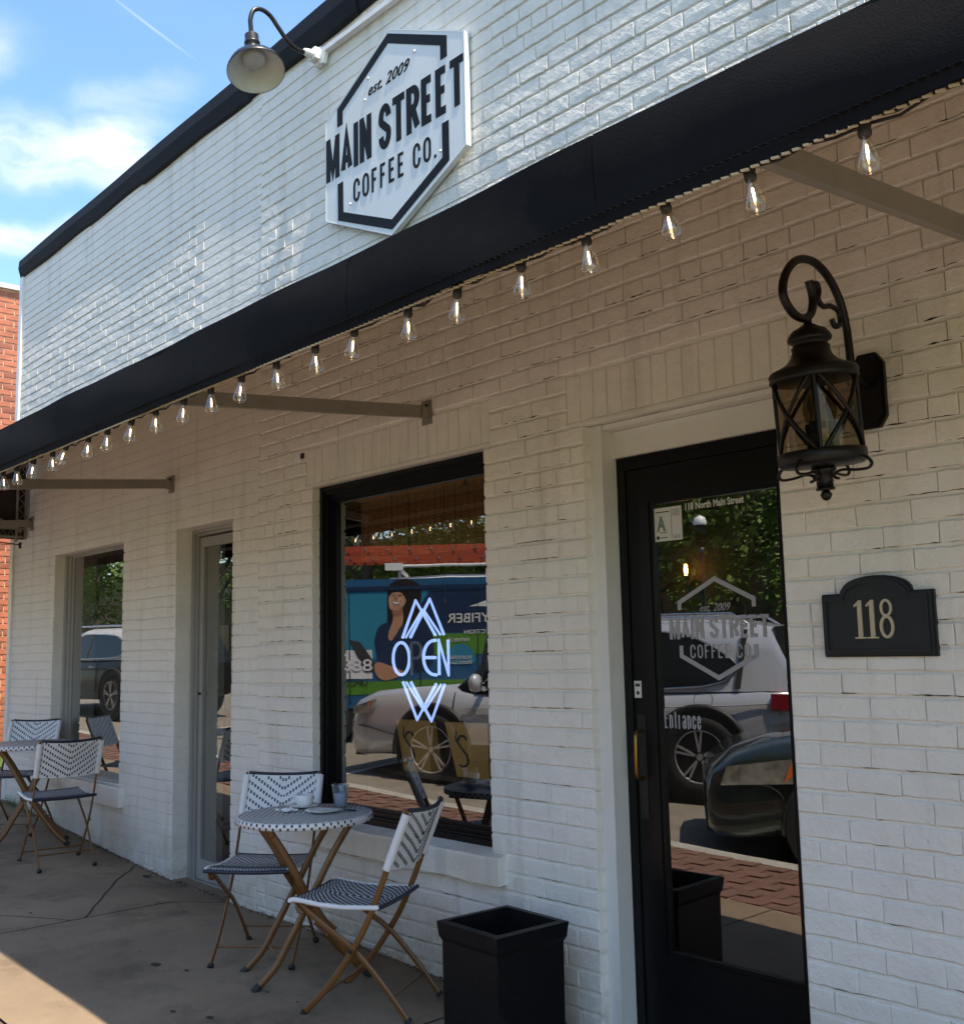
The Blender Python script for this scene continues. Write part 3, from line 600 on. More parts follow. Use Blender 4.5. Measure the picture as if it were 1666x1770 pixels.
# ---- main window
mw = MB()
x0, x1, z0, z1 = OP['main']; x0 += .002; x1 -= .002; z0 += .02; z1 -= .002
def frame_rects(mb, x0, x1, z0, z1, wl, wr, wt, wb, y0, y1, mi=0):
    mb.box(x0, x0 + wl, y0, y1, z0, z1, mi); mb.box(x1 - wr, x1, y0, y1, z0, z1, mi); mb.box(x0 + wl, x1 - wr, y0, y1, z1 - wt, z1, mi); mb.box(x0 + wl, x1 - wr, y0, y1, z0, z0 + wb, mi)
frame_rects(mw, x0, x1, z0, z1, .030, .030, .022, .030, .045, .33)
frame_rects(mw, x0 + .030, x1 - .030, z0 + .030, z1 - .022, .020, .020, .018, .012, .058, .32)
frame_rects(mw, x0 + .050, x1 - .050, z0 + .042, z1 - .040, .024, .024, .030, .020, .080, .30)
frame_rects(mw, x0 + .074, x1 - .074, z0 + .062, z1 - .070, .022, .022, .018, .015, .092, .13)
win = mw.build('window', 'blackpaint', shop)
def pane(x0, x1, z0, z1, y, parent, t=.005, lean=0.0):
    g = MB(); g.add([(x0, y, z0), (x1, y, z0), (x1, y + lean, z1), (x0, y + lean, z1)], [(0, 1, 2, 3)]); return g.build('pane', 'pane', parent)
pane(-4.66, -3.46, -.80, .80, .105, win)
# ---- left window
lw = MB(); a, b, c, d = OP['left']; a += .002; b -= .002; c += .002; d -= .002
frame_rects(lw, a, b, c, d, .045, .045, .006, .02, .075, .33)
frame_rects(lw, a + .045, b - .045, c + .02, d - .006, .045, .045, .006, .012, .092, .30)
frame_rects(lw, a + .090, b - .090, c + .032, d - .012, .035, .035, .012, .012, .106, .135)
lwin = lw.build('window', 'greyjoin', shop); pane(-8.31, -7.24, -.85, .79, .112, lwin)
# ---- side door
sd_ = MB(); a, b, c, d = OP['side']; a += .002; b -= .002; d -= .002; c = -1.40
frame_rects(sd_, a, b, c, d, .030, .030, .02, .01, .108, .33)
frame_rects(sd_, a + .030, b - .030, c, d - .02, .022, .022, .018, .01, .128, .32)
fr = sd_.build('side_door', 'greyjoin', shop)
lf = MB(); frame_rects(lf, a + .066, b - .066, -1.395, d - .050, .045, .045, .062, .13, .135, .175)
lf.build('door_leaf', 'greyjoin', fr); pane(a + .112, b - .112, -1.262, d - .114, .150, fr)
MB().lathe([(0.0, -.012), (.008, -.010), (.009, 0), (.006, .01)], (a + .088, .128, -.25), 10, axis=(0, -1, 0)).build('lock', 'blackmetal', fr)
MB().box(a, b, .06, .33, -1.425, -1.398).build('threshold', 'concrete', fr)
# ---- entrance: cream liner, black frame, glazed leaf
KD = 3.26 / 3.35
a, b, c, d = OP['door']
g = MB(); g.box(a + .002, a + .062, .048, .13, -1.47, d - .003); g.box(a + .002, a + .066, .040, .048, -1.47, d - .003); g.box(b - .03, b - .002, .048, .13, -1.47, d - .003)
g.box(a + .066, b - .03, .050, .13, .855, d - .003); g.box(a + .062, b - .03, .108, .13, .745, .853)
ent = g.build('entrance', 'joinery', shop)
g = MB(); frame_rects(g, a + .064, b - .031, -1.47, .743, .036, .03, .05, .012, .132, .33); g.box(a + .1, b - .06, .125, .132, .735, .741)
g.build('door_frame', 'blackpaint', ent)
leaf = MB(); xa, xb, zt, zb = a + .102, b - .063, .690, -1.455
gl0, gl1, gt, gb = -2.582, -1.998, .556, -1.150
leaf.box(xa, gl0, .140, .185, zb, zt); leaf.box(gl1, xb, .140, .185, zb, zt); leaf.box(gl0, gl1, .140, .185, gt, zt); leaf.box(gl0, gl1, .140, .185, zb, gb)
frame_rects(leaf, gl0, gl1, gb, gt, .014, .014, .012, .016, .146, .17)
lfo = leaf.build('entrance_door', 'blackpaint', shop)
pane(gl0 + .012, gl1 - .012, gb + .014, gt - .010, .160, lfo)
# pull handle
MB().tube([(-2.655, .138, -.330), (-2.655, .108, -.332), (-2.655, .097, -.35), (-2.655, .095, -.42), (-2.655, .097, -.49), (-2.655, .108, -.508), (-2.655, .138, -.510)], .008, 8).build('pull_handle', 'brass', lfo)
MB().box(-2.675, -2.635, .1365, .1395, -.66, -.27).build('handle_plate', 'blackmetal', lfo)
MB().box(-2.684, -2.650, .1375, .1395, -.205, -.140).build('door_sticker', 'paper', lfo)
MB().box(-2.678, -2.656, .1365, .1372, -.162, -.150).lathe([(0, 0), (.008, 0)], (-2.667, .1370, -.186), 10, axis=(0, -1, 0)).build('sticker_print', 'ink', lfo)

# ================================================================== lettering
def ribbon(mb, pts, w_, P, y0, y1, mi=0, closed=False):
    """mitred flat stroke, extruded. P maps (x, z) to (x, z)"""
    pts = [Vector((q[0], q[1])) for q in pts]; n = len(pts); Lf = []; Rt = []
    for i, q in enumerate(pts):
        a = pts[i - 1] if (i or closed) else None; b = pts[(i + 1) % n] if (i < n - 1 or closed) else None
        d1 = (q - a).normalized() if a is not None else None; d2 = (b - q).normalized() if b is not None else None
        if d1 is None: d1 = d2
        if d2 is None: d2 = d1
        t = (d1 + d2); t = t.normalized() if t.length > 1e-6 else d1
        nn = Vector((-t.y, t.x)); k_ = max(0.38, nn.dot(Vector((-d1.y, d1.x)))); nn = nn * (w_ / 2 / k_)
        Lf.append(q + nn); Rt.append(q - nn)
    vs = []
    for q in Lf + Rt: vs.append((*((P(q.x, q.y))[:1]), y0, P(q.x, q.y)[1]))
    m_ = len(vs)
    for q in Lf + Rt: vs.append((P(q.x, q.y)[0], y1, P(q.x, q.y)[1]))
    fs = []
    for i in range(n if closed else n - 1):
        k_ = (i + 1) % n; fs += [(n + i, n + k_, k_, i), (m_ + i, m_ + k_, m_ + n + k_, m_ + n + i), (i, k_, m_ + k_, m_ + i), (n + k_, n + i, m_ + n + i, m_ + n + k_)]
    if not closed: fs += [(n, 0, m_, m_ + n), (n - 1, 2 * n - 1, m_ + 2 * n - 1, m_ + n - 1)]
    mb.add(vs, fs, mi)
def arc(cx, cy, rx, ry, a0, a1, n=10): return [(cx + rx * math.cos(R_(a0 + (a1 - a0) * i / n)), cy + ry * math.sin(R_(a0 + (a1 - a0) * i / n))) for i in range(n + 1)]
def glyph(ch):
    q = .28
    G_ = {'M': (1.35, [[(0, 0), (0, 1)], [(1, 0), (1, 1)], [(0.02, 1), (.5, .12), (.98, 1)]]), 'A': (1.0, [[(0, 0), (.5, 1), (1, 0)], [(.2, .26), (.8, .26)]]), 'I': (0, [[(0, 0), (0, 1)]]),
     'N': (1, [[(0, 0), (0, 1)], [(1, 0), (1, 1)], [(0.02, 1), (.98, 0)]]), 'T': (.92, [[(.5, 0), (.5, 1)], [(-.32, 1), (1.32, 1)]]), 'E': (.86, [[(0, 0), (0, 1)], [(0, 1), (1, 1)], [(0, 0), (1, 0)], [(0, .52), (.86, .52)]]), 'F': (.8, [[(0, 0), (0, 1)], [(0, 1), (1, 1)], [(0, .52), (.86, .52)]]),
     'R': (1, [[(0, 0), (0, 1)], [(0, 1), (.5, 1)] + arc(.5, .76, .5, .24, 80, -80) + [(.5, .52), (0, .52)], [(.5, .5), (1.02, 0)]]),
     'S': (1, [arc(.5, 1 - q, .5, q, 5, 180) + arc(.5, .70, .5, .14, 185, 225, 3) + [(.5, .5)] + arc(.5, .30, .5, .14, 45, -5, 3) + arc(.5, q, .5, q, 0, -175)]),
     'C': (1, [[(1, .66)] + arc(.5, 1 - q, .5, q, 0, 180) + arc(.5, q, .5, q, 180, 360) + [(1, .34)]]), 'O': (1, [arc(.5, 1 - q, .5, q, 0, 180) + arc(.5, q, .5, q, 180, 360) + [(1, 1 - q)]]),
     'P': (1, [[(0, 0), (0, 1)], [(0, 1), (.5, 1)] + arc(.5, .74, .5, .26, 80, -80) + [(.5, .48), (0, .48)]]), 'B': (1, [[(0, 0), (0, 1)], [(0, 1), (.5, 1)] + arc(.5, .76, .45, .24, 80, -80) + [(.5, .52), (0, .52)], [(.5, .52)] + arc(.5, .26, .5, .26, 80, -80) + [(.5, 0), (0, 0)]]),
     'L': (.8, [[(0, 1), (0, 0), (1, 0)]]), 'U': (1, [[(0, 1), (0, q)] + arc(.5, q, .5, q, 180, 360) + [(1, 1)]]), 'Y': (1, [[(0, 1), (.5, .45), (1, 1)], [(.5, .45), (.5, 0)]]), 'D': (1, [[(0, 0), (0, 1)], [(0, 1), (.4, 1)] + arc(.4, .5, .6, .5, 88, -88) + [(0, 0)]]),
     'G': (1, [[(1, .70)] + arc(.5, 1 - q, .5, q, 0, 180) + arc(.5, q, .5, q, 180, 360) + [(1, .45), (.55, .45)]]), '8': (1, [arc(.5, .75, .45, .25, 0, 360, 16), arc(.5, .25, .5, .25, 0, 360, 16)]), '.': (0, [[(0, 0), (0, .012)]]),
     'n': (.8, [[(0, 0), (0, .68)], [(0, .5)] + arc(.5, .5, .5, .18, 170, 0) + [(1, 0)]]), 't': (.55, [[(.4, .92), (.4, .14)] + arc(.75, .12, .35, .12, 180, 270, 4) , [(-.1, .68), (1, .68)]]), 'r': (.55, [[(0, 0), (0, .68)], [(0, .5)] + arc(.6, .5, .6, .18, 170, 80, 5)]),
     'a': (.8, [[(0, .55)] + arc(.5, .53, .5, .15, 170, 0) + [(1, 0)], [(1, .38)] + [(.5, .38)] + arc(.45, .19, .45, .19, 90, 270) + [(1, .08)]]), 'c': (.8, [[(1, .46)] + arc(.5, .5, .5, .18, 0, 180) + arc(.5, .18, .5, .18, 180, 360) + [(1, .24)]]), 'e': (.8, [[(0, .36), (1, .36), (1, .5)] + arc(.5, .5, .5, .18, 0, 180) + arc(.5, .18, .5, .18, 180, 360) + [(1, .22)]])}
    return G_.get(ch)
def word(text, xa, xb, z0, z1, st, y, name, m, parent, thick=.0015, gap=None, flip=False, spacew=.55, tr=None):
    """condensed block capitals, every letter its own mesh child"""
    H = z1 - z0; ws = []; gap_ = (gap if gap else .3)
    for ch in text: ws.append(spacew if ch == ' ' else glyph(ch)[0])
    # solve letter width so the word fills xa..xb
    nL = sum(1 for ch in text if ch != ' '); tot = xb - xa
    fixed = nL * st + (len(text) - 1) * gap_ * st
    unit = (tot - fixed) / max(1e-6, sum(ws)); x = 0; k_ = 0
    for ch, w_ in zip(text, ws):
        if ch == ' ': x += w_ * unit + gap_ * st; continue
        W_ = w_ * unit; T = MB()
        for j, sk in enumerate(glyph(ch)[1]):
            k_ += 1
            def P(px, pz, x=x, W_=W_):
                X_ = xa + x + st / 2 + px * W_ if W_ > 0 else xa + x + st / 2 + px; Z_ = z0 + pz
                return (X_, Z_) if not flip else (xa + xb - X_, Z_)
            # stroke centre-line in metres so the width stays even
            path = [((px * W_ if W_ > 0 else px), st / 2 + pz * (H - st)) for px, pz in sk]
            if len(sk) == 2 and abs(sk[0][0] - sk[1][0]) < 1e-6 and ch != '.': path = [(path[0][0], path[0][1] - st / 2 * (1 if sk[0][1] < sk[1][1] else -1)), (path[1][0], path[1][1] + st / 2 * (1 if sk[0][1] < sk[1][1] else -1))]
            if ch == '.': path = [(0, 0), (0, st)]
            if ch in 'MNA' and abs(path[0][0] - path[-1][0]) > 1e-6 or ch in 'A' and j == 0 or ch == 'M' and j == 2:
                ext = st * .45; path = [(p0, max(ext * 0, p1)) for p0, p1 in path]
            PP = lambda px, pz, x=x: ((xa + x + st / 2 + px, z0 + pz) if not flip else (xa + xb - (xa + x + st / 2 + px) + xa, z0 + pz)) if not flip else (xb - (x + st / 2 + px), z0 + pz)
            ribbon(T, path, st, PP, y - thick - (j * .00015), y)
        x += W_ + st + gap_ * st
        T.build('letter', m, parent)
def fonttext(s, name, m, parent, x, z, h, y, width=None, shear=0, off=0.0, ext=.0008, flip=False, align='LEFT'):
    cu = bpy.data.curves.new(name, 'FONT'); cu.body = s; cu.size = 1.0; cu.shear = shear; cu.offset = off; cu.extrude = 0.5; cu.resolution_u = 3
    o = bpy.data.objects.new(name + '_tmp', cu); COL.objects.link(o); bpy.context.view_layer.update()
    me = bpy.data.meshes.new_from_object(o.evaluated_get(bpy.context.evaluated_depsgraph_get())); COL.objects.unlink(o); bpy.data.objects.remove(o)
    xs = [v.co.x for v in me.vertices]; ys = [v.co.y for v in me.vertices]; w0 = max(xs) - min(xs); h0 = 0.73
    sz = h / h0; sx = (width / w0) if width else sz
    mnx = min(xs)
    for v in me.vertices:
        vx, vy, vz = v.co; X_ = (vx - mnx) * sx
        v.co = ((x + X_) if not flip else (x - X_), y - (vz + .5) * ext * 2 * 0.5 - 0.0002, z + vy * sz)
    if not flip: pass
    me.materials.clear(); me.materials.append(MT[m]); me.update()
    if flip: me.flip_normals()
    ob = bpy.data.objects.new(name, me); COL.objects.link(ob); ob.parent = parent; return ob
def logo(px, pz, sc, y, m, parent, hw, th, dep, gapz):
    """open hexagon with the shop name across it. gapz: z band left open for the big words"""
    g = MB(); apex, sh, lo, bt = 0.49 * sc, .272 * sc, -.272 * sc, -.49 * sc
    I = lambda a, b: (px + a, pz + b)
    g2 = lambda pts: ribbon(g, pts, th, lambda a, b: (px + a, pz + b), y - dep, y)
    g2([(-hw, gapz[1]), (-hw, sh), (0, apex), (hw, sh), (hw, gapz[1])]); g2([(-hw, gapz[0]), (-hw, lo), (0, bt), (hw, lo), (hw, gapz[0])])
    return g.build('hexagon_outline', m, parent)

# ---- vinyl on the entrance door
Yg = .1595
logo(-2.302, .055, .371, Yg, 'vinyl', lfo, .164, .017, .0006, (-.062, .072))
word('MAIN STREET', -2.518, -2.080, .017, .099, .0140, Yg, 'vinyl_main_street', 'vinyl', lfo, .0006, .38)
word('COFFEE CO.', -2.425, -2.148, -.055, -.004, .0058, Yg, 'vinyl_coffee_co', 'vinyl', lfo, .0006, 1.6)
fonttext('est. 2009', 'vinyl_est_2009', 'vinyl', lfo, -2.372, .118, .030, Yg, .135, .35, .0)
word('Entrance', -2.560, -2.392, -.318, -.246, .0065, Yg, 'vinyl_entrance', 'vinyl', lfo, .0006, .9)
fonttext('118 North Main Street', 'vinyl_address', 'vinylw', lfo, -2.418, .506, .027, Yg, .262, 0, .028)
# ---- grade card behind nothing, stuck on the glass
t = thing('grade_card', 'small white inspection card with a large green letter A on the entrance door glass', 'notice', (0, 0, 0))
MB().box(-2.576, -2.436, Yg - .0015, Yg - .0003, .396, .527).build('card', 'paper', t)
fonttext('A', 'letter', 'greygreen', t, -2.556, .437, .058, Yg - .0016, .043, 0, .035)
g = MB(); yy = Yg - .0022
g.box(-2.562, -2.494, yy, yy + .0004, .508, .512)
g.box(-2.486, -2.4845, yy, yy + .0004, .402, .522)
for k in range(5): g.box(-2.479, -2.444 - (k % 2) * .003, yy, yy + .0004, .514 - k * .0055, .5155 - k * .0055)
for k in range(3): g.box(-2.479, -2.444 - (k % 2) * .004, yy, yy + .0004, .414 - k * .005, .4155 - k * .005)
g.box(-2.543, -2.507, yy, yy + .0004, .428, .4305); g.lathe([(0, 0), (.0075, 0)], (-2.552, yy, .411), 12, axis=(0, -1, 0)); g.box(-2.541, -2.506, yy, yy + .0004, .408, .411)
g.build('small_print', 'ink', t)

# ================================================================== hexagonal sign
sg = thing('hexagonal_sign', 'large white hexagonal MAIN STREET COFFEE CO. board on the upper brick wall', 'sign', (0, 0, 0))
hexp = [(-3.972, 2.040), (-3.402, 2.298), (-3.402, 2.860), (-3.975, 3.142), (-4.552, 2.866), (-4.548, 2.298)]
MB().prism(hexp, -.040, -.012).build('board', 'signwhite', sg)
g = MB(); ribbon(g, [(-4.547, 2.300), (-3.972, 2.044), (-3.406, 2.300), (-3.406, 2.858), (-3.975, 3.138), (-4.547, 2.864)], .006, lambda a, b: (a, b), -.0415, -.024, closed=True); g.build('edge_trim', 'whitemetal', sg)
g = MB()
T_ = lambda a, b: (a, b)
ribbon(g, [(-4.412, 2.792), (-4.412, 2.880), (-3.985, 3.094), (-3.552, 2.880), (-3.552, 2.790)], .048, T_, -.0425, -.040)
ribbon(g, [(-4.410, 2.470), (-4.408, 2.283), (-3.965, 2.095), (-3.548, 2.283), (-3.548, 2.467)], .048, T_, -.0425, -.040)
g.build('hexagon_outline', 'signblack', sg)
word('MAIN STREET', -4.542, -3.412, 2.511, 2.753, .039, -.040, 'main_street', 'signblack', sg, .0025, .36)
word('COFFEE CO.', -4.292, -3.618, 2.317, 2.443, .0155, -.040, 'coffee_co', 'signblack', sg, .0025, 1.5)
fonttext('est. 2009', 'est_2009', 'signblack', sg, -4.155, 2.852, .062, -.0402, .345, .4, .004, ext=.0025)
for (x, z) in [(-4.185, 2.842), (-3.772, 2.925), (-4.155, 2.95), (-4.32, 2.32), (-3.585, 2.335)]: MB().lathe([(.008, 0), (.007, .004), (.0, .006)], (x, -.041, z), 10, axis=(0, -1, 0)).build('screw_head', 'whitemetal', sg)

# ================================================================== awning
aw = thing('awning', 'long charcoal canvas awning with flat front band above the doors and windows', 'awning', (0, 0, 0))
AX0, AX1, AY, AZ0, AZ1 = -8.95, 1.9, -1.45, .890, 1.1005
seams = [-8.95] + [-7.86 + .92 * i for i in range(0, 11)]; seams = [s_ for s_ in seams if s_ < 1.9] + [1.9]
for a, b in zip(seams, seams[1:]):
    g = MB(); n_, m_ = 10, 5; vs = []
    for i in range(n_ + 1):
        for j in range(m_ + 1):
            x = a + (b - a - .002) * i / n_; z = AZ0 + (AZ1 - AZ0) * j / m_
            y = AY + .0045 * math.sin(x * 4.3 + j * .9) + .0025 * math.sin(x * 11 + j * .6) + (.006 * (1 - (2 * j / m_ - 1) ** 2)) * -1
            vs.append((x, y, z + (.0015 * math.sin(x * 9) if j == 0 else 0)))
    g.add(vs, [(i * (m_ + 1) + j, (i + 1) * (m_ + 1) + j, (i + 1) * (m_ + 1) + j + 1, i * (m_ + 1) + j + 1) for i in range(n_) for j in range(m_)], 0, True)
    o = len(g.v); g.add([(x, y + .004, z) for x, y, z in vs], [tuple(reversed(q)) for q in [(i * (m_ + 1) + j, (i + 1) * (m_ + 1) + j, (i + 1) * (m_ + 1) + j + 1, i * (m_ + 1) + j + 1) for i in range(n_) for j in range(m_)]], 0, True)
    g.box(b - .004, b - .0005, AY - .0015, AY + .002, AZ0 + .004, AZ1 - .004)
    g.build('front_panel', 'canvas', aw)
g = MB(); g.add([(AX0, AY + .004, AZ1), (AX1, AY + .004, AZ1), (AX1, -.008, 1.86), (AX0, -.008, 1.86), (AX0, AY + .004, AZ1 - .006), (AX1, AY + .004, AZ1 - .006), (AX1, -.008, 1.854), (AX0, -.008, 1.854)], [(0, 1, 2, 3), (0, 3, 7, 4), (1, 5, 6, 2), (0, 4, 5, 1)]); g.add(g.v[4:8], [(3, 2, 1, 0)], 1); g.build('canopy_top', ['canvas', 'lining'], aw)
for x in (AX1,): MB().prism([(AY + .006, AZ0), (-.01, AZ0 + .10), (-.01, 1.852), (AY + .006, AZ1 - .008)], x, x + .004, plane='yz').build('end_panel', 'canvas', aw)
g = MB(); x = AX0 + .02
while x < AX1: g.box(x, x + .014, AY - .0125, AY - .004, AZ0 + .0245, AZ0 + .0262); x += .02
g.build('hem_stitch', 'canvas', aw, kind='stuff')
g = MB(); x = AX0 + .02
while x < AX1: g.obox((x, AY + .006, AZ0 - .0015), (1, .35, 0), (0, 1, 0), (0, 0, 1), .0075, .0025, .0022); x += .022
g.build('hem_lacing', 'rope', aw, kind='stuff')
g = MB(); g.tube([(AX0, AY + .02, AZ0 + .075), (AX1, AY + .02, AZ0 + .075)], .014, 8); g.tube([(AX0, AY + .02, AZ1 - .02), (AX1, AY + .02, AZ1 - .02)], .012, 8); g.build('front_rail', 'rod', aw)
for x in (-8.95, -6.40, -3.757, -1.105, 1.5):
    g = MB(); g.bar((x, -.014, 1.110), (x, -1.375, .985), .026, .058, (0, 0, 1)); g.build('support_rod', 'rod', aw)
    g = MB(); g.box(x - .035, x + .035, -.010, -.002, 1.05, 1.165); g.box(x + .016, x + .022, -.05, -.010, 1.07, 1.15); g.build('wall_bracket', 'rod', aw)
    g = MB(); g.lathe([(.008, 0), (.008, .006), (0, .009)], (x + .022, -.03, 1.135), 8, axis=(1, 0, 0)); g.build('bracket_bolt', 'blackmetal', aw)

# ================================================================== string lights
sl = thing('string_lights', 'string of small lit clear bulbs hanging along the lower edge of the awning', 'string lights', (0, 0, 0))
BX = [-.37, -.60, -.846, -1.086, -1.293, -1.516, -1.724, -1.958, -2.162, -2.409, -2.616, -2.838, -3.053, -3.268, -3.468, -3.698, -3.908, -4.139, -4.335, -4.572, -4.742, -4.972, -5.212, -5.402, -5.63, -5.85, -6.08, -6.31, -6.55, -6.78, -7.0]
tilt = {2: 0.02, 4: -.30, 5: .16, 6: -.08, 7: -.04, 10: -.22, 12: -.14, 13: .1, 19: -.3}
YL = -1.42; pts = []
BX = [b_ * .9775 for b_ in BX]
for i, x in enumerate(BX):
    pts.append((x, YL, .908))
    if i < len(BX) - 1:
        xm = (x + BX[i + 1]) / 2; s_ = rn.uniform(.0, .022); pts.append((x * .75 + BX[i + 1] * .25, YL + .004, .912 - s_ * .5)); pts.append((xm, YL + .004,     .919 - s_ * .5)); pts.append((x * .25 + BX[i + 1] * .75, YL + .004, .912 - s_ * .9))
pts = [(.6, YL, .95)] + pts + [(-7.4, YL, .95)]
MB().tube(pts, .0038, 6).build('cable', 'rubber', sl)
MB().tube([(q[0], q[1] + .010, q[2] + .006 * math.sin(q[0] * 9) - .002) for q in pts], .0032, 6).build('cable', 'rubber', sl)
sock = MB().lathe([(0, .006), (.0115, .004), (.0125, -.008), (.011, -.012), (.0125, -.018), (.0110, -.026), (.0, -.027)], (0, 0, 0), 12)
sock.tube([(-.012, 0, .004), (-.014, 0, .016), (0, 0, .02), (.014, 0, .016), (.012, 0, .004)], .0025, 6)
bulbm = MB().lathe([(.0095, -.027), (.0105, -.034), (.0150, -.050), (.0205, -.070), (.0218, -.079), (.0190, -.0885), (.009, -.0915), (.0035, -.0925), (.002, -.0965), (0, -.097)], (0, 0, 0), 14)
fila = MB().lathe([(0, -.040), (.0020, -.042), (.0026, -.054), (.0020, -.068), (0, -.070)], (0, 0, 0), 8)
so0 = sock.build('socket', 'rubber', sl); bu0 = bulbm.build('glass_bulb', 'bulbglass', so0); fi0 = fila.build('filament', 'filament', so0)
for i, x in enumerate(BX):
    c = so0 if i == 0 else copytree(so0, sl)
    c.location = (x, YL, .902 + rn.uniform(-.003, .003)); c.rotation_euler = (rn.uniform(-.12, .12), -tilt.get(i, rn.uniform(-.16, .16)), rn.uniform(0, 3))

# ================================================================== gooseneck lamp and conduit
gl = thing('gooseneck_lamp', 'black gooseneck barn lamp with white inner shade above the left of the hexagonal sign', 'lamp', (0, 0, 0))
gx = -4.634
def smooth(pts, n=6):
    out = []; P_ = [Vector(q) for q in pts]; P_ = [P_[0]] + P_ + [P_[-1]]
    for i in range(1, len(P_) - 2):
        for k in range(n):
            t = k / n; a, b, c, d = P_[i - 1:i + 3]; out.append(.5 * ((2 * b) + (-a + c) * t + (2 * a - 5 * b + 4 * c - d) * t * t + (-a + 3 * b - 3 * c + d) * t ** 3))
    out.append(P_[-2]); return out
MB().tube(smooth([(gx, -.10, 3.290), (gx, -.16, 3.282), (gx, -.225, 3.305), (gx, -.29, 3.365), (gx, -.34, 3.412), (gx, -.395, 3.425), (gx, -.44, 3.400), (gx, -.458, 3.345), (gx, -.456, 3.30), (gx, -.452, 3.26)]), .0125, 10).build('arm', 'blackmetal', gl)
ax = Vector((.33, -.04, -.94)).normalized(); hd = Vector((gx, -.452, 3.262))
ax2 = Vector((.12, .02, -1)).normalized()
MB().lathe([(0, 0), (.026, .002), (.037, .012), (.037, .052), (.042, .055), (.042, .066), (.037, .070), (.040, .105), (.046, .109), (.046, .122), (.036, .128)], hd, 20, axis=ax2).build('neck', 'blackmetal', gl)
h2 = hd + ax2 * .118
sh_ = MB().lathe([(.040, .0), (.045, .016), (.066, .030), (.104, .052), (.134, .085), (.150, .118), (.152, .128), (.150, .132)], h2, 36, axis=ax); so_ = sh_.build('shade', 'blackmetal', gl)
MB().lathe([(.148, .130), (.147, .118), (.131, .087), (.101, .056), (.062, .034), (.040, .020), (.0, .018)], h2, 36, axis=ax).build('reflector', 'enamel', so_)
MB().lathe([(0, .022), (.055, .026), (.060, .036), (.060, .055), (.052, .066), (.0, .070)], h2, 20, axis=ax).build('led_lamp', 'enamel', gl)
g = MB(); g.lathe([(0, -.0), (.058, .0), (.058, .028), (.045, .04), (.0, .042)], (gx, -.003, 3.292), 16, axis=(0, -1, 0)); g.box(gx - .03, gx + .034, -.075, -.045, 3.262, 3.325); g.lathe([(.019, 0), (.024, .03), (.017, .055), (.0, .056)], (gx, -.07, 3.290), 12, axis=(0, -1, 0))
g.obox((gx + .055, -.03, 3.262), (1, 0, -.3), (0, 1, 0), (.3, 0, 1), .02, .01, .03); g.build('mount', 'whitemetal', gl)
cd = MB().bar((gx + .05, -.028, 3.305), (-1.4, -.028, 3.26), .028, .028).build('conduit', 'whitemetal'); tag(cd, 'straight white painted conduit running right from the gooseneck lamp mount under the roof edge', 'conduit')

# ================================================================== lantern
LX, LY = -1.56, -.335
ln = thing('wall_lantern', 'bronze wall lantern with smoky glass and crossed straps right of the entrance', 'lantern', (0, 0, 0))
g = MB(); hexo = [(-1.612, .690), (-1.590, .655), (-1.532, .655), (-1.508, .690), (-1.508, .860), (-1.532, .895), (-1.590, .895), (-1.612, .860)]
g.prism(hexo, -.022, -.004); ii = [(-1.56 + (a + 1.56) * .82, .775 + (b - .775) * .88) for a, b in hexo]; g.prism(ii, -.036, -.022); g.build('back_plate', 'bronze', ln)
g = MB()
arm = smooth([(LX, -.036, .79), (LX, -.085, .80), (LX, -.118, .832), (LX, -.128, .90), (LX, -.137, .965), (LX, -.166, 1.038), (LX, -.228, 1.100), (LX, -.310, 1.128), (LX, -.400, 1.112), (LX, -.468, 1.055), (LX, -.490, .990), (LX, -.450, .946), (LX, -.395, .936), (LX, -.345, .958), (LX, -.325, 1.010), (LX, -.343, 1.062)], 6)
g.tube(arm, .0128, 10); g.build('scroll_arm', 'bronze', ln)
MB().tube(smooth([(LX, -.318, 1.058), (LX, -.296, 1.062), (LX, -.288, 1.04), (LX, -.296, 1.015), (LX, -.27, .998), (LX, -.225, 1.008), (LX, -.178, 1.00), (LX, -.172, .965), (LX, -.205, .948), (LX, -.222, .968)], 5), .0085, 8).build('inner_scroll', 'bronze', ln)
MB().lathe([(0, .935), (.012, .932), (.013, .915), (.022, .908), (.036, .896), (.050, .888), (.062, .868), (.067, .852), (.064, .842), (.052, .834), (.052, .822), (.058, .818), (.057, .800), (.063, .776), (.080, .752), (.108, .733), (.128, .722), (.134, .708), (.131, .697), (.118, .690), (.110, .686), (.0, .686)], (LX, LY, -.005), 32).build('roof', 'bronze', ln)
MB().lathe([(.102, .690), (.104, .620), (.104, .545), (.102, .498)], (LX, LY, 0), 32).build('glass', 'lampglass', ln)
MB().lathe([(.0, .500), (.113, .500), (.116, .496), (.116, .462), (.112, .458), (.106, .452), (.05, .448), (0, .446)], (LX, LY, 0), 32).build('base_ring', 'bronze', ln)
def strap(a0, a1, z0, z1, rad=.105, n=12):
    pts = [(LX + rad * math.cos(R_(a0 + (a1 - a0) * i / n)), LY + rad * math.sin(R_(a0 + (a1 - a0) * i / n)), z0 + (z1 - z0) * i / n) for i in range(n + 1)]
    return MB().tube(pts, .0055, 6)
for k in range(4):
    a0 = -61 + 90 * k
    strap(a0 + 5, a0 + 85, .497, .690).build('cross_strap', 'bronze', ln); strap(a0 + 85, a0 + 5, .497, .690, .107).build('cross_strap', 'bronze', ln)
    strap(a0, a0, .497, .690, .106, 1).build('upright', 'bronze', ln)
MB().lathe([(0, .690), (.010, .690), (.010, .580), (.020, .575), (.020, .560), (0, .56)], (LX, LY, 0), 12).build('stem', 'bronze', ln)
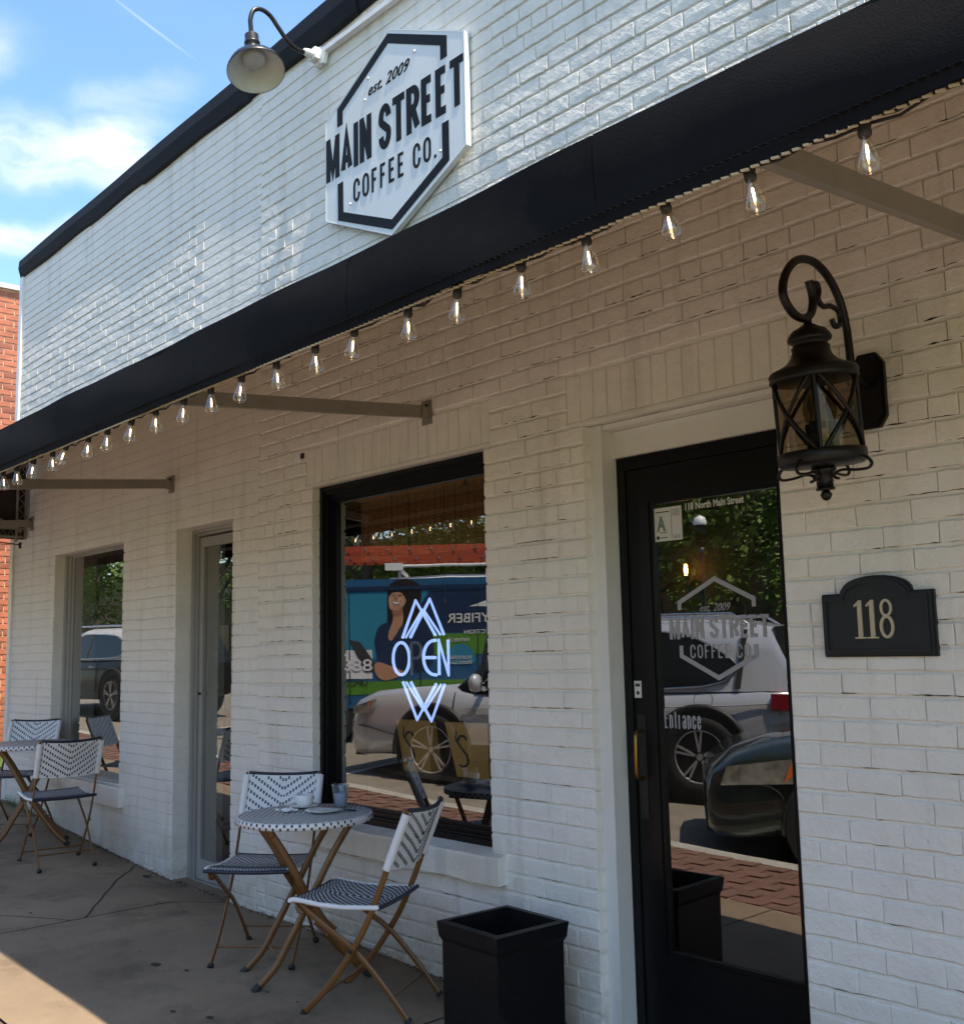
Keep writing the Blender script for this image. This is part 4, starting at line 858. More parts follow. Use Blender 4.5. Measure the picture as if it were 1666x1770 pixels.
for k in range(3):
    a = R_(40 + 120 * k); cx, cy = LX + .036 * math.cos(a), LY + .036 * math.sin(a)
    c_ = MB().lathe([(0, .50), (.013, .50), (.013, .575), (.0, .576)], (cx, cy, 0), 10).build('candle_sleeve', 'bronze', ln)
    MB().lathe([(.007, .578), (.015, .60), (.016, .615), (.008, .645), (.002, .665), (0, .668)], (cx, cy, 0), 10).build('candle_bulb', 'lampglass', ln)
MB().lathe([(0, .450), (.030, .448), (.034, .436), (.026, .428), (.022, .405), (.022, .380), (.026, .378), (.024, .372), (.0, .372)], (LX, LY, 0), 16).build('bottom_stem', 'bronze', ln)
MB().lathe([(0, .374), (.010, .370), (.016, .357), (.010, .344), (0, .340)], (LX, LY, .0), 14).build('ball_finial', 'bronze', ln)
for sg_ in (1, -1):
    for rot in (0, 90):
        c_, s_ = (0, 1) if rot == 0 else (1, 0)
        q = [(.112, .468), (.128, .455), (.136, .437), (.125, .424), (.09, .424), (.055, .430), (.034, .424), (.030, .410), (.042, .404)]
        MB().tube(smooth([(LX + c_ * sg_ * a, LY + s_ * sg_ * a, b) for a, b in q], 4), .0048, 6).build('foot_scroll', 'bronze', ln)

for o in ln.children:
    if o.name.split('.')[0] in ('back_plate', 'scroll_arm', 'inner_scroll'): continue
    for v in o.data.vertices:
        z_ = v.co.z; v.co.z = interp(z_, [(.340, .402), (.357, .420), (.446, .500), (.500, .548), (.690, .765), (.70, .775), (.935, .945)])
        k_ = 1.09 if z_ < .692 else .96
        v.co.x = LX + (v.co.x - LX) * k_; v.co.y = LY + (v.co.y - LY) * k_
tilt_m = Matrix.Translation((LX, LY, .60)) @ Matrix.Rotation(.085, 4, 'X') @ Matrix.Translation((-LX, -LY, -.60))
for o in ln.children:
    if o.name.split('.')[0] not in ('back_plate', 'scroll_arm', 'inner_scroll'): o.matrix_basis = tilt_m

# ================================================================== number plaque
pq = thing('number_plaque', 'black arched house number plaque reading 118 on the brick right of the door', 'plaque', (0, 0, 0))
def arch(x0, x1, z0, z1, zt, ins=0):
    a, b, c, d = x0 + ins, x1 - ins, z0 + ins, z1 - ins; cx = (a + b) / 2; hw = (b - a) * .32; H_ = (zt - ins) - d
    pts = [(a, c), (b, c), (b, d), (cx + hw, d)]
    for i in range(1, 14):
        t = math.pi * i / 14; pts.append((cx + hw * math.cos(t), d + H_ * math.sin(t) ** .85))
    return pts + [(cx - hw, d), (a, d)]
MB().prism(arch(-1.768, -1.405, -.052, .146, .198), -.016, -.001).build('back_board', 'plaque', pq)
MB().prism(arch(-1.762, -1.411, -.046, .140, .192), -.030, -.016).build('raised_border', 'plaque', pq)
g = MB(); ar = arch(-1.762, -1.411, -.046, .140, .192, .012); ribbon(g, ar, .010, lambda a, b: (a, b), -.036, -.0298, closed=True); g.build('border_bead', 'plaque', pq)
def one(x, z, h, m='numeral'):
    g = MB(); w_ = h * .115; g.prism([(x - w_ / 2, z + .004), (x + w_ / 2, z + .004), (x + w_ / 2, z + h), (x - w_ * .1, z + h), (x - w_ / 2 - .012, z + h - .016), (x - w_ / 2 - .010, z + h - .021), (x - w_ / 2, z + h - .015)], -.036, -.030)
    g.box(x - w_ * 1.35, x + w_ * 1.35, -.0362, -.030, z, z + .0045); return g
one(-1.634, .004, .118).build('numeral', 'numeral', pq); one(-1.594, .004, .118).build('numeral', 'numeral', pq)
g = MB(); ribbon(g, arc(-1.548, .0955, .0155, .0235, 0, 360, 20)[:-1], .0075, lambda a, b: (a, b), -.036, -.030, closed=True); ribbon(g, arc(-1.548, .0385, .0185, .031, 0, 360, 20)[:-1], .0085, lambda a, b: (a, b), -.0361, -.030, closed=True); g.build('numeral', 'numeral', pq)

# ================================================================== planter
pl = thing('planter', 'tall square black planter box standing against the wall left of the entrance', 'planter', (-2.968, -.332, -1.445), R_(-3))
def frustum(mb, h0, h1, w0, w1, mi=0):
    mb.add([(-w0, -w0, h0), (w0, -w0, h0), (w0, w0, h0), (-w0, w0, h0), (-w1, -w1, h1), (w1, -w1, h1), (w1, w1, h1), (-w1, w1, h1)], [(0, 1, 5, 4), (1, 2, 6, 5), (2, 3, 7, 6), (3, 0, 4, 7)], mi)
g = MB(); frustum(g, 0, .045, .170, .170); frustum(g, .045, .075, .170, .157); frustum(g, .075, .370, .157, .159); g.add([(-.170, -.170, 0), (.170, -.170, 0), (.170, .170, 0), (-.170, .170, 0)], [(3, 2, 1, 0)]); g.build('body', 'planter', pl)
g = MB(); frustum(g, .370, .388, .159, .168); frustum(g, .388, .440, .168, .174)
g.add([(-.174, -.174, .440), (.174, -.174, .440), (.174, .174, .440), (-.174, .174, .440), (-.145, -.145, .442), (.145, -.145, .442), (.145, .145, .442), (-.145, .145, .442), (-.14, -.14, .30), (.14, -.14, .30), (.14, .14, .30), (-.14, .14, .30)],
   [(0, 1, 5, 4), (1, 2, 6, 5), (2, 3, 7, 6), (3, 0, 4, 7), (4, 5, 9, 8), (5, 6, 10, 9), (6, 7, 11, 10), (7, 4, 8, 11)]); g.build('rim', 'planter', pl)
MB().box(-.139, .139, -.139, .139, .27, .30).build('soil', 'soil', pl)

# ================================================================== woven bistro chairs and tables
CW = .37
def chair_proto():
    root = thing('bistro_chair', 'tmp', 'chair')
    hw = CW / 2
    back_path = [(-.230, .790), (-.185, .68), (-.142, .564), (-.105, .47), (-.075, .40), (-.035, .32), (.012, .245), (.075, .155), (.145, .075), (.212, .012)]
    front_path = [(.262, .418), (.195, .372), (.105, .312), (.010, .250), (-.060, .185), (-.125, .115), (-.212, .012)]
    for s_ in (-1, 1):
        p1 = smooth([(s_ * hw, a, b) for a, b in back_path], 3); p2 = smooth([(s_ * (hw - .019), a, b) for a, b in front_path], 3)
        l1 = MB().tube(p1, .0125, 10, flat=(0, 1, 0)).build('leg', 'tan', root); l2 = MB().tube(p2, .0125, 10, flat=(0, 1, 0)).build('leg', 'tan', root)
        MB().tube([p1[-1], (s_ * hw, .221, 0)], [.0142, .0150], 10).build('foot_cap', 'rubber', l1)
        MB().tube([p2[-1], (s_ * (hw - .019), -.221, 0)], [.0142, .0150], 10).build('foot_cap', 'rubber', l2)
        MB().lathe([(0, 0), (.008, .001), (.008, .008), (0, .010)], (s_ * (hw + .004), .012, .250), 8, axis=(s_, 0, 0)).build('pivot_bolt', 'rubber', l1)
        MB().lathe([(.0165, 0), (.0175, .004)] + [(.0172 + (.0006 if k % 2 else 0), .004 + .0075 * k) for k in range(1, 30)] + [(.016, .232)], (s_ * hw, -.1415, .562), 12, axis=(0, -.090, .222)).build('wrapped_post', 'rattan', root)
        g = MB(); g.tube([(s_ * hw * .97, .255, .408), (s_ * hw * .97, .245, .385), (s_ * hw * .95, .225, .380)], .008, 6); g.build('seat_bracket', 'tan', root)
    MB().tube([(-hw, .150, .070), (hw, .150, .070)], .0048, 6).build('stretcher', 'tan', root)
    MB().tube([(-hw + .02, -.150, .085), (hw - .02, -.150, .085)], .0048, 6).build('stretcher', 'tan', root)
    # woven back: u across, v up, slightly hollow
    def bk(u_, v_, o=0.0):
        x = (u_ - .5) * (CW - .02); y0 = -.140 - .090 * v_; z0 = .562 + .226 * v_; hollow = -.030 * (1 - (2 * u_ - 1) ** 2)
        n_ = Vector((0, .226, .090)).normalized()
        return Vector((x, y0 + hollow, z0 + hollow * .05 - .010 * (1 - (2 * u_ - 1) ** 2) * (1 if v_ > .5 else .6))) + n_ * o
    def surf(fn, nu, nv, th):
        g = MB(); 
        for sgn in (1, -1):
            vs = [fn(i / nu, j / nv, sgn * th) for i in range(nu + 1) for j in range(nv + 1)]
            fs = [(i * (nv + 1) + j, (i + 1) * (nv + 1) + j, (i + 1) * (nv + 1) + j + 1, i * (nv + 1) + j + 1) for i in range(nu) for j in range(nv)]
            g.add(vs, fs if sgn < 0 else [tuple(reversed(q)) for q in fs], 0, True)
        return g
    bko = surf(bk, 24, 8, .004).build('backrest', 'rattan', root)
    g = MB(); nc, nr = 24, 6
    for sgn in (1, -1):
        for i in range(nc):
            for j in range(-6, nr + 4):
                off = abs(i + .5 - nc / 2) * .24
                v0 = (j + off) / nr + .03; uu = (i + .5) / nc
                if v0 < .02 or v0 > .95: continue
                du, dv = .0080 / (CW - .02) / 2, .0148 / .24 / 2
                q = [bk(uu + a * du, v0 + b * dv, sgn * .0052) for a, b in ((-1, -1), (1, -1), (1, 1), (-1, 1))]
                q2 = [bk(uu + a * du, v0 + b * dv, sgn * .003) for a, b in ((-1, -1), (1, -1), (1, 1), (-1, 1))]
                fs = [(0, 1, 2, 3), (0, 4, 5, 1), (1, 5, 6, 2), (2, 6, 7, 3), (3, 7, 4, 0)]
                g.add(q + q2, fs if sgn < 0 else [tuple(reversed(k)) for k in fs])
    g.build('weave_strand', 'navy', bko, kind='stuff')
    MB().tube([bk(i / 16, 1.0, 0) for i in range(17)], .0085, 8).build('top_edge', 'navy', bko)
    MB().tube([bk(i / 16, 0, 0) for i in range(17)], .006, 8).build('bottom_edge', 'rattan', bko)
    # seat
    prof = [(-.112, .420), (-.05, .417), (.05, .413), (.15, .418), (.22, .428), (.262, .432), (.283, .424)]
    def st(u_, v_, o=0.0):
        k = v_ * (len(prof) - 1); i = min(int(k), len(prof) - 2); t = k - i
        y = prof[i][0] * (1 - t) + prof[i + 1][0] * t; z = prof[i][1] * (1 - t) + prof[i + 1][1] * t
        return Vector(((u_ - .5) * CW * 1.02, y, z + o - .006 * (1 - (2 * u_ - 1) ** 2)))
    sto = surf(st, 16, 12, .005).build('seat', 'rattan', root)
    g = MB(); nc, nr = 26, 19
    for i in range(nc):
        for j in range(nr):
            uu = (i + .5) / nc; v0 = (j + .5) / nr + ((abs(i + .5 - nc / 2)) % 2) * .5 / nr - .01
            if v0 > .97 or v0 < .02: continue
            du, dv = .0105 / CW / 2, .0112 / .40 / 2
            q = [st(uu + a * du, v0 + b * dv, .0062) for a, b in ((-1, -1), (1, -1), (1, 1), (-1, 1))]; q2 = [st(uu + a * du, v0 + b * dv, .004) for a, b in ((-1, -1), (1, -1), (1, 1), (-1, 1))]
            g.add(q + q2, [(0, 1, 2, 3), (0, 4, 5, 1), (1, 5, 6, 2), (2, 6, 7, 3), (3, 7, 4, 0)])
    g.build('weave_strand', 'navy', sto, kind='stuff')
    for s_ in (0, 1):
        MB().tube([st(s_, j / 12, 0) for j in range(13)], [.0095 + .0008 * (j % 2) for j in range(13)], 8).build('side_edge', 'rattan', sto)
        MB().tube([st(-.02, s_, 0)] + [st(i / 8, s_, 0) for i in range(9)] + [st(1.02, s_, 0)], .009, 8).build('cross_edge', 'navy', sto)
    return root
CH = [((-3.600, -.454), 2.075, 'right hand bistro chair beside the black planter, turned sideways to the table'),
      ((-4.424, -.454), 3.842, 'bistro chair facing the street behind the table that holds the cups'),
      ((-6.973, -.456), 1.464, 'bistro chair with its white patterned back turned to the camera at the far table'),
      ((-8.20, -.285), 3.95, 'farthest bistro chair at the left end of the wall, mostly hidden by the far table')]
c0 = chair_proto()
for i, ((x, y), a, lab) in enumerate(CH):
    c = c0 if i == 0 else copytree(c0)
    c.location = (x, y, gz(x, y) + .001); c.rotation_euler = (0, 0, a); tag(c, lab, 'chair', 'woven bistro chairs by the shop wall')
def table_proto():
    root = thing('bistro_table', 'tmp', 'table'); H = .690; Rr = .300
    MB().lathe([(0, H - .030), (Rr - .012, H - .030), (Rr - .002, H - .026), (Rr, H - .014), (Rr - .002, H - .003), (Rr - .010, H), (0, H)], (0, 0, 0), 56).build('tabletop', 'rattan', root)
    top = root.children[0]; g = MB(); sp = .0175; n_ = int(Rr / sp) + 1
    for i in range(-n_, n_ + 1):
        for j in range(-n_ * 2, n_ * 2):
            x = i * sp; y = j * .0250 + (abs(i) % 3) * .0083
            if x * x + y * y > (Rr - .016) ** 2: continue
            g.add([(x - .0046, y - .0058, H + .0012), (x + .0046, y - .0058, H + .0012), (x + .0046, y + .0058, H + .0012), (x - .0046, y + .0058, H + .0012)], [(0, 1, 2, 3)])
    m_ = 116
    for i in range(m_):
        a0 = 2 * math.pi * i / m_
        if 30 < math.degrees(a0) % 180 < 44: continue
        for (z0, z1, sh) in ((H - .003, H - .0125, 0), (H - .0155, H - .027, .5)):
            if (i + (1 if sh else 0)) % 2: continue
            a = a0; b = a0 + 2 * math.pi / m_ * .52; rr = Rr + .0008
            g.add([(rr * math.cos(a), rr * math.sin(a), z1), (rr * math.cos(b), rr * math.sin(b), z1), (rr * math.cos(b), rr * math.sin(b), z0), (rr * math.cos(a), rr * math.sin(a), z0)], [(0, 1, 2, 3)])
            if sh == 0: g.add([(rr * math.cos(a), rr * math.sin(a), z0), (rr * math.cos(b), rr * math.sin(b), z0), ((rr - .022) * math.cos(b), (rr - .022) * math.sin(b), H + .0011), ((rr - .022) * math.cos(a), (rr - .022) * math.sin(a), H + .0011)], [(0, 1, 2, 3)])
    g.build('weave_strand', 'navy', top, kind='stuff')
    uo = -.035
    for s_ in (-1, 1):
        a = smooth([(uo + s_ * .105, -.185, H - .032), (uo + s_ * .105, -.095, .52), (uo + s_ * .105, .0, .345), (uo + s_ * .112, .12, .165), (uo + s_ * .118, .19, .075), (uo + s_ * .122, .255, .012)], 4)
        l1 = MB().tube(a, .0165, 10, flat=(0, 1, 0)).build('leg', 'tan', root); MB().tube([a[-2], (uo + s_ * .123, .268, 0)], [.017, .018], 10).build('foot_cap', 'rubber', l1)
        b = smooth([(uo + s_ * .133, .185, H - .032), (uo + s_ * .133, .095, .52), (uo + s_ * .133, .0, .345), (uo + s_ * .133, -.09, .185), (uo + s_ * .133, -.150, .085), (uo + s_ * .133, -.228, .012)], 4)
        l2 = MB().tube(b, .0155, 10, flat=(0, 1, 0)).build('leg', 'tan', root); MB().tube([b[-2], (uo + s_ * .133, -.240, 0)], [.0165, .0175], 10).build('foot_cap', 'rubber', l2)
        g = MB(); g.bar((uo + s_ * .105, -.155, H - .075), (uo + s_ * .105, -.050, .435), .020, .040, (1, 0, 0)); g.build('leg_channel', 'tan', l1)
        MB().lathe([(0, 0), (.007, .001), (.007, .008), (0, .010)], (uo + s_ * .142, .0, .345), 8, axis=(s_, 0, 0)).build('pivot_bolt', 'rubber', l2)
    MB().tube([(uo - .133, -.125, .115), (uo + .133, -.125, .115)], .004, 6).build('stretcher', 'tan', root)
    MB().bar((uo - .115, .10, .195), (uo + .115, .10, .195), .006, .055, (0, 1, .8)).build('stretcher', 'tan', root)
    MB().box(uo - .15, uo + .15, -.205, -.165, H - .045, H - .030).build('top_rail', 'tan', root); MB().box(uo - .16, uo + .16, .165, .205, H - .045, H - .030).build('top_rail', 'tan', root)
    return root
t0 = table_proto(); t0.location = (-4.055, -.490, -1.395); t0.rotation_euler = (0, 0, R_(-18.7)); tag(t0, 'round woven bistro table carrying the cup, plate and plastic glass', 'table', 'round woven bistro tables')
t1 = copytree(t0); t1.location = (-7.555, -.455, gz(-7.555, -.455) + .014); t1.rotation_euler = (0, 0, R_(-20)); tag(t1, 'empty round woven bistro table farther along the wall on the left', 'table', 'round woven bistro tables')
TZ = -1.395 + .6925
def lathe_thing(name, prof, m, loc, label, cat, seg=32):
    o = MB().lathe(prof, (0, 0, 0), seg).build(name, m); o.location = loc; return tag(o, label, cat)
lathe_thing('saucer', [(0, 0), (.030, 0), (.045, .004), (.072, .012), (.073, .014), (.045, .008), (.028, .005), (0, .005)], 'ceramic', (-4.190, -.405, TZ), 'white saucer under the coffee cup on the near table', 'saucer')
cp = thing('coffee_cup', 'low white coffee cup with a small handle on the saucer', 'cup', (-4.190, -.405, TZ + .006))
MB().lathe([(0, 0), (.022, 0), (.024, .004), (.036, .010), (.040, .030), (.041, .052), (.039, .0525), (.037, .030), (.030, .010), (0, .008)], (0, 0, 0), 32).build('bowl', 'ceramic', cp)
MB().tube(smooth([(-.036, -.015, .042), (-.052, -.022, .042), (-.056, -.024, .028), (-.048, -.020, .016), (-.036, -.015, .016)], 4), .0035, 8).build('handle', 'ceramic', cp)
MB().lathe([(0, .043), (.036, .043)], (0, 0, 0), 24).build('coffee', 'bark', cp)
lathe_thing('plate', [(0, 0), (.038, 0), (.052, .005), (.078, .012), (.079, .014), (.052, .009), (.036, .006), (0, .006)], 'ceramic', (-4.000, -.430, TZ), 'small white empty plate at the near edge of the table', 'plate')
gp = thing('plastic_cup', 'clear plastic cup of melting ice water behind the white plate', 'cup', (-4.070, -.290, TZ))
MB().lathe([(0, 0.001), (.026, 0.001), (.028, .004), (.036, .088), (.040, .100), (.041, .103), (.038, .103), (.0345, .088), (.0265, .006), (0, .005)], (0, 0, 0), 28).build('wall', 'cupplastic', gp)
MB().lathe([(0, .006), (.0262, .006), (.031, .055), (.030, .060), (.012, .063), (0, .061)], (0, 0, 0), 20).build('ice_water', 'ice', gp)
g = MB(); vs = []; nn = 9
for i in range(nn):
    for j in range(nn): vs.append(((i / (nn - 1) - .5) * .085 + rn.uniform(-.005, .005), (j / (nn - 1) - .5) * .065 + rn.uniform(-.005, .005), abs(rn.gauss(0, .007)) + .001))
g.add(vs, [(i * nn + j, (i + 1) * nn + j, (i + 1) * nn + j + 1, i * nn + j + 1) for i in range(nn - 1) for j in range(nn - 1)])
o = g.build('napkin', 'napkin'); o.location = (-4.15, -.520, TZ); tag(o, 'crumpled white paper napkin beside the saucer', 'napkin')
o = MB().obox((0, 0, .003), (1, .35, 0), (-.35, 1, 0), (0, 0, 1), .026, .009, .002).build('sugar_packet', 'navy'); o.location = (-3.945, -.325, TZ); tag(o, 'tiny dark packet lying on the right side of the near table', 'packet')

# ================================================================== neon sign inside the main window
ne = thing('neon_open_sign', 'lit blue white neon OPEN sign with zigzag diamond above and below the word', 'neon sign', (0, 0, 0))
NY = .165
nxp = lambda px: -4.075 + (px - 870) * .108 / 125
nzp = lambda py: .24 - (py - 330) * (.24 - .058) / 360
def ntube(pp, m='neon', name='neon_tube', rad=.0078): 
    return MB().tube([(nxp(a), NY, nzp(b)) for a, b in pp], rad, 8).build(name, m, ne)
for fl in (0, 1):
    Z_ = (lambda py: py) if not fl else (lambda py: 330 + (330 - py) + 1148)
    ntube([(745, Z_(690)), (870, Z_(330)), (1042, Z_(675))]); ntube([(818, Z_(688)), (997, Z_(325)), (1115, Z_(672))])
    ntube([(775, Z_(688)), (930, Z_(420))], rad=.0055); ntube([(1085, Z_(672)), (940, Z_(425))], rad=.0055)
ntube([(730 + 76 * math.cos(a * math.pi / 16), 892 + 158 * math.sin(a * math.pi / 16)) for a in range(33)])
ntube([(828, 1052), (828, 745)], 'neonoff'); ntube([(828, 742)] + [(872 + 42 * math.cos(R_(a)), 815 + 75 * math.sin(R_(a))) for a in range(-90, 100, 15)] + [(835, 890)], 'neonoff')
ntube([(1046, 722)] + [(1030 - 96 * math.cos(R_(a)), 885 + 162 * math.sin(R_(a))) for a in range(-78, 84, 12)] + [(1046, 1050)]); ntube([(940, 885), (1040, 885)])
ntube([(1070, 1050), (1070, 720), (1150, 1050), (1150, 720)])
for xx in (-4.14, -3.93):
    MB().tube([(xx, NY + .01, .24), (xx, NY + .012, .86)], .0012, 5).build('hanging_wire', 'blackmetal', ne)
# bamboo blind
bl = thing('bamboo_blind', 'brown bamboo roller blind lowered over the top of the main window inside', 'blind', (0, 0, 0))
g = MB(); z = .795
while z > .47: g.tube([(-4.58, .205, z + rn.uniform(-.0006, .0006)), (-3.48, .205, z + rn.uniform(-.0006, .0006))], .0028, 5); z -= .0075
g.build('slat', 'bamboo', bl, kind='stuff')
g = MB()
for i in range(22): x = -4.56 + i * .05; g.box(x - .0012, x + .0012, .2005, .2012, .47, .80)
g.build('thread', 'ink', bl, kind='stuff')
MB().box(-4.60, -3.46, .20, .225, .795, .85).build('head_rail', 'bamboo', bl)
for x in (-4.30, -3.72): MB().box(x - .008, x + .008, .190, .2, .77, .825).build('clip', 'chrome', bl)
for x, zb in ((-4.30, .30), (-4.16, .40), (-3.88, .25), (-3.80, .42)):
    c = MB().tube([(x, .193, .80), (x + .004, .193, .55), (x, .193, zb)], .0022, 5).build('pull_cord', 'ink', bl); MB().lathe([(0, 0), (.006, -.004), (.008, -.03), (0, -.034)], (x, .193, zb), 8).build('tassel', 'bark', c)
# two coffee bags on a shelf
o = MB().box(-4.62, -3.42, .345, .62, -.650, -.626).build('window_shelf', 'roomfloor'); tag(o, 'dark wooden shelf inside the main window under the ochre bags', 'shelf')
for (xa, xb, xc, xd, lab) in [(-4.505, -4.225, -4.43, -4.215, 'ochre coffee bag with swirl mark, left of the two behind the main window'), (-4.105, -3.790, -4.01, -3.775, 'ochre coffee bag with swirl mark, right of the two behind the main window')]:
    t = thing('coffee_bag', lab, 'bag', (0, 0, 0), 0, 'coffee bags on the window shelf')
    g = MB(); zt, zb = -.365, -.624
    g.add([(xc, .36, zb), (xd, .36, zb), (xd, .44, zb), (xc, .44, zb), (xa, .365, zt), (xb, .365, zt), (xb, .405, zt), (xa, .405, zt)], [(0, 3, 2, 1), (4, 5, 6, 7), (0, 1, 5, 4), (1, 2, 6, 5), (2, 3, 7, 6), (3, 0, 4, 7)]); g.build('paper_body', 'kraft', t)
    cx = (xa + xb) / 2 - .02; g = MB()
    ribbon(g, [(cx + .035 * math.cos(R_(a)), -.455 + .030 * math.sin(R_(a))) for a in range(20, 200, 20)] + [(cx - .02 + .0 * a, -.455 - .0 * a) for a in range(0)] + [(cx + .0 - .03 + .06 * k / 6, -.465 - .05 * k / 6) for k in range(7)] + [(cx + .005 + .038 * math.cos(R_(a)), -.545 + .028 * math.sin(R_(a))) for a in range(30, -150, -20)], .010, lambda a, b: (a, b), .3565, .3590)
    ribbon(g, [(cx - .05, -.40), (cx - .045, -.42), (cx - .052, -.435), (cx - .045, -.455)], .006, lambda a, b: (a, b), .3580, .3600)
    g.build('swirl_mark', 'ink', t)
# inside sconce seen through the entrance
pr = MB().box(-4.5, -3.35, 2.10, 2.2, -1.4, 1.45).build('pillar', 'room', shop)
sc_ = thing('interior_sconce', 'small amber lit wall sconce inside the shop seen through the entrance glass', 'sconce', (-3.80, 2.0, .40))
MB().lathe([(0, 0), (.05, 0), (.05, .015), (0, .02)], (0, .098, -.07), 16, axis=(0, -1, 0)).build('back_plate', 'blackmetal', sc_)
MB().tube(smooth([(0, .09, -.07), (0, .02, -.08), (0, 0, -.05), (0, 0, -.02)], 4), .006, 8).lathe([(0, -.03), (.016, -.028), (.018, .0), (0, 0)], (0, 0, 0), 12).build('arm', 'blackmetal', sc_)
MB().lathe([(0, .0), (.008, .004), (.012, .03), (.009, .065), (0, .07)], (0, 0, 0), 12).build('bulb', 'amberbulb', sc_)
MB().lathe([(.026, -.004), (.030, .03), (.034, .11)], (0, 0, 0), 16).build('glass_shade', 'bulbglass', sc_)

# ================================================================== next door: brown awning, red brick building, grass
na = thing('brown_awning', 'dark brown neighbouring awning with pale pipe frame at the far left end', 'awning', (0, 0, 0))
MB().prism([(-1.3, .98), (-.03, .985), (-.03, 1.95), (-1.3, 1.35)], -9.10, -9.06, plane='yz').build('end_panel', 'browncanvas', na)
MB().box(-13.5, -9.10, -1.3, -1.29, .98, 1.35).build('front_panel', 'browncanvas', na)
g = MB(); g.add([(-13.5, -1.3, 1.35), (-9.10, -1.3, 1.35), (-9.10, -.03, 1.95), (-13.5, -.03, 1.95)], [(0, 1, 2, 3)]); g.build('canopy_top', 'browncanvas', na)
for pth in ([(-1.25, 1.07), (-.03, 1.07)], [(-1.25, 1.0), (-.05, 1.0)], [(-.10, .96), (-.10, 1.75)], [(-1.0, 1.55), (-.06, 1.045)], [(-.03, .98), (-.03, 1.9)]):
    MB().tube([(-9.035, a, b) for a, b in pth], .011, 8).build('frame_pipe', 'rod', na)
g = MB()
for k in range(10): a = -.05 - k * .06; g.tube([(-9.05, a, 1.0), (-9.05, a - .03, 1.055), (-9.05, a - .06, 1.0)], .004, 5)
for k in range(8): b = 1.1 + k * .09; g.tube([(-9.05, -.035, b), (-9.05, -.085, b + .045), (-9.05, -.035, b + .09)], .004, 5)
g.build('lattice_brace', 'rod', na)
MB().lathe([(0, 0), (.012, 0), (.012, .05), (0, .05)], (-9.0, -.08, .90), 8).tube([(-9.0, -.08, .93), (-9.03, -.30, .955)], .005, 6).build('crank_fitting', 'blackmetal', na)
rb = thing('red_brick_building', 'sunlit red brick building with white coping beyond the left end of the shop', 'building', (-12.6, 0, 0))
MB().box(-9, -.008, -.6, 14, -1.6, 4.33).build('wall', 'palemortar', rb); MB().box(-9, .05, -.66, 14, 4.33, 4.385).build('coping', 'whitemetal', rb)
RB = [brick_geo(.192, .058, .04, BR, .002) for _ in range(6)]; RBm = [bmesh_of('brick', q, 'redbrick' if i % 4 else 'redbrick2') for i, q in enumerate(RB)]
g = MB(); row = 0; z = -1.15
while z < 4.28:
    y = -.55 + (.101 if row % 2 else 0)
    while y < 5:
        if .80 < y < 1.42 and z > -1.12: linkmesh('brick', RBm[BR.randrange(6)], rb, (BR.uniform(0, .003), y, z + .035), (0, 0, math.pi / 2), (1, 1, 1))
        else:
            vs, fs = BR.choice(RB); g.add([(-yy, y + a, z + .035 + b) for a, yy, b in vs], fs, BR.random() < .2)
        y += .203
    z += .070; row += 1
z = -1.15; row = 0
while z < 4.28:
    x = -8.95 + (.101 if row % 2 else 0)
    while x < -.12:
        g.box(x - .096, x + .096, -.606 - BR.uniform(0, .003), -.598, z + .006, z + .064, BR.random() < .2); x += .203
    z += .070; row += 1
g.build('small_brick', ['redbrick', 'redbrick2'], rb, kind='stuff')
g = MB(); g.add(*sheet(-12.6, -9.44, -.25, 7, lambda x, y: gz(x, -.5) + .02 + .03 * math.sin(y * 2), .5)); g.build('alley_ground', 'grass', kind='structure')
g = MB()
for i in range(5000):
    x = rn.uniform(-12.5, -9.46); y = rn.uniform(-.22, 2.5); z = gz(x, -.5) + .02 + .03 * math.sin(y * 2); a = rn.uniform(0, 6.28); h = rn.uniform(.04, .12)
    g.add([(x - .004, y, z), (x + .004, y, z), (x + .03 * math.cos(a), y + .03 * math.sin(a), z + h)], [(0, 1, 2)])
tag(g.build('grass', 'weed', kind='stuff'), 'bright green grass in the gap between the shop and the red brick building', 'grass')

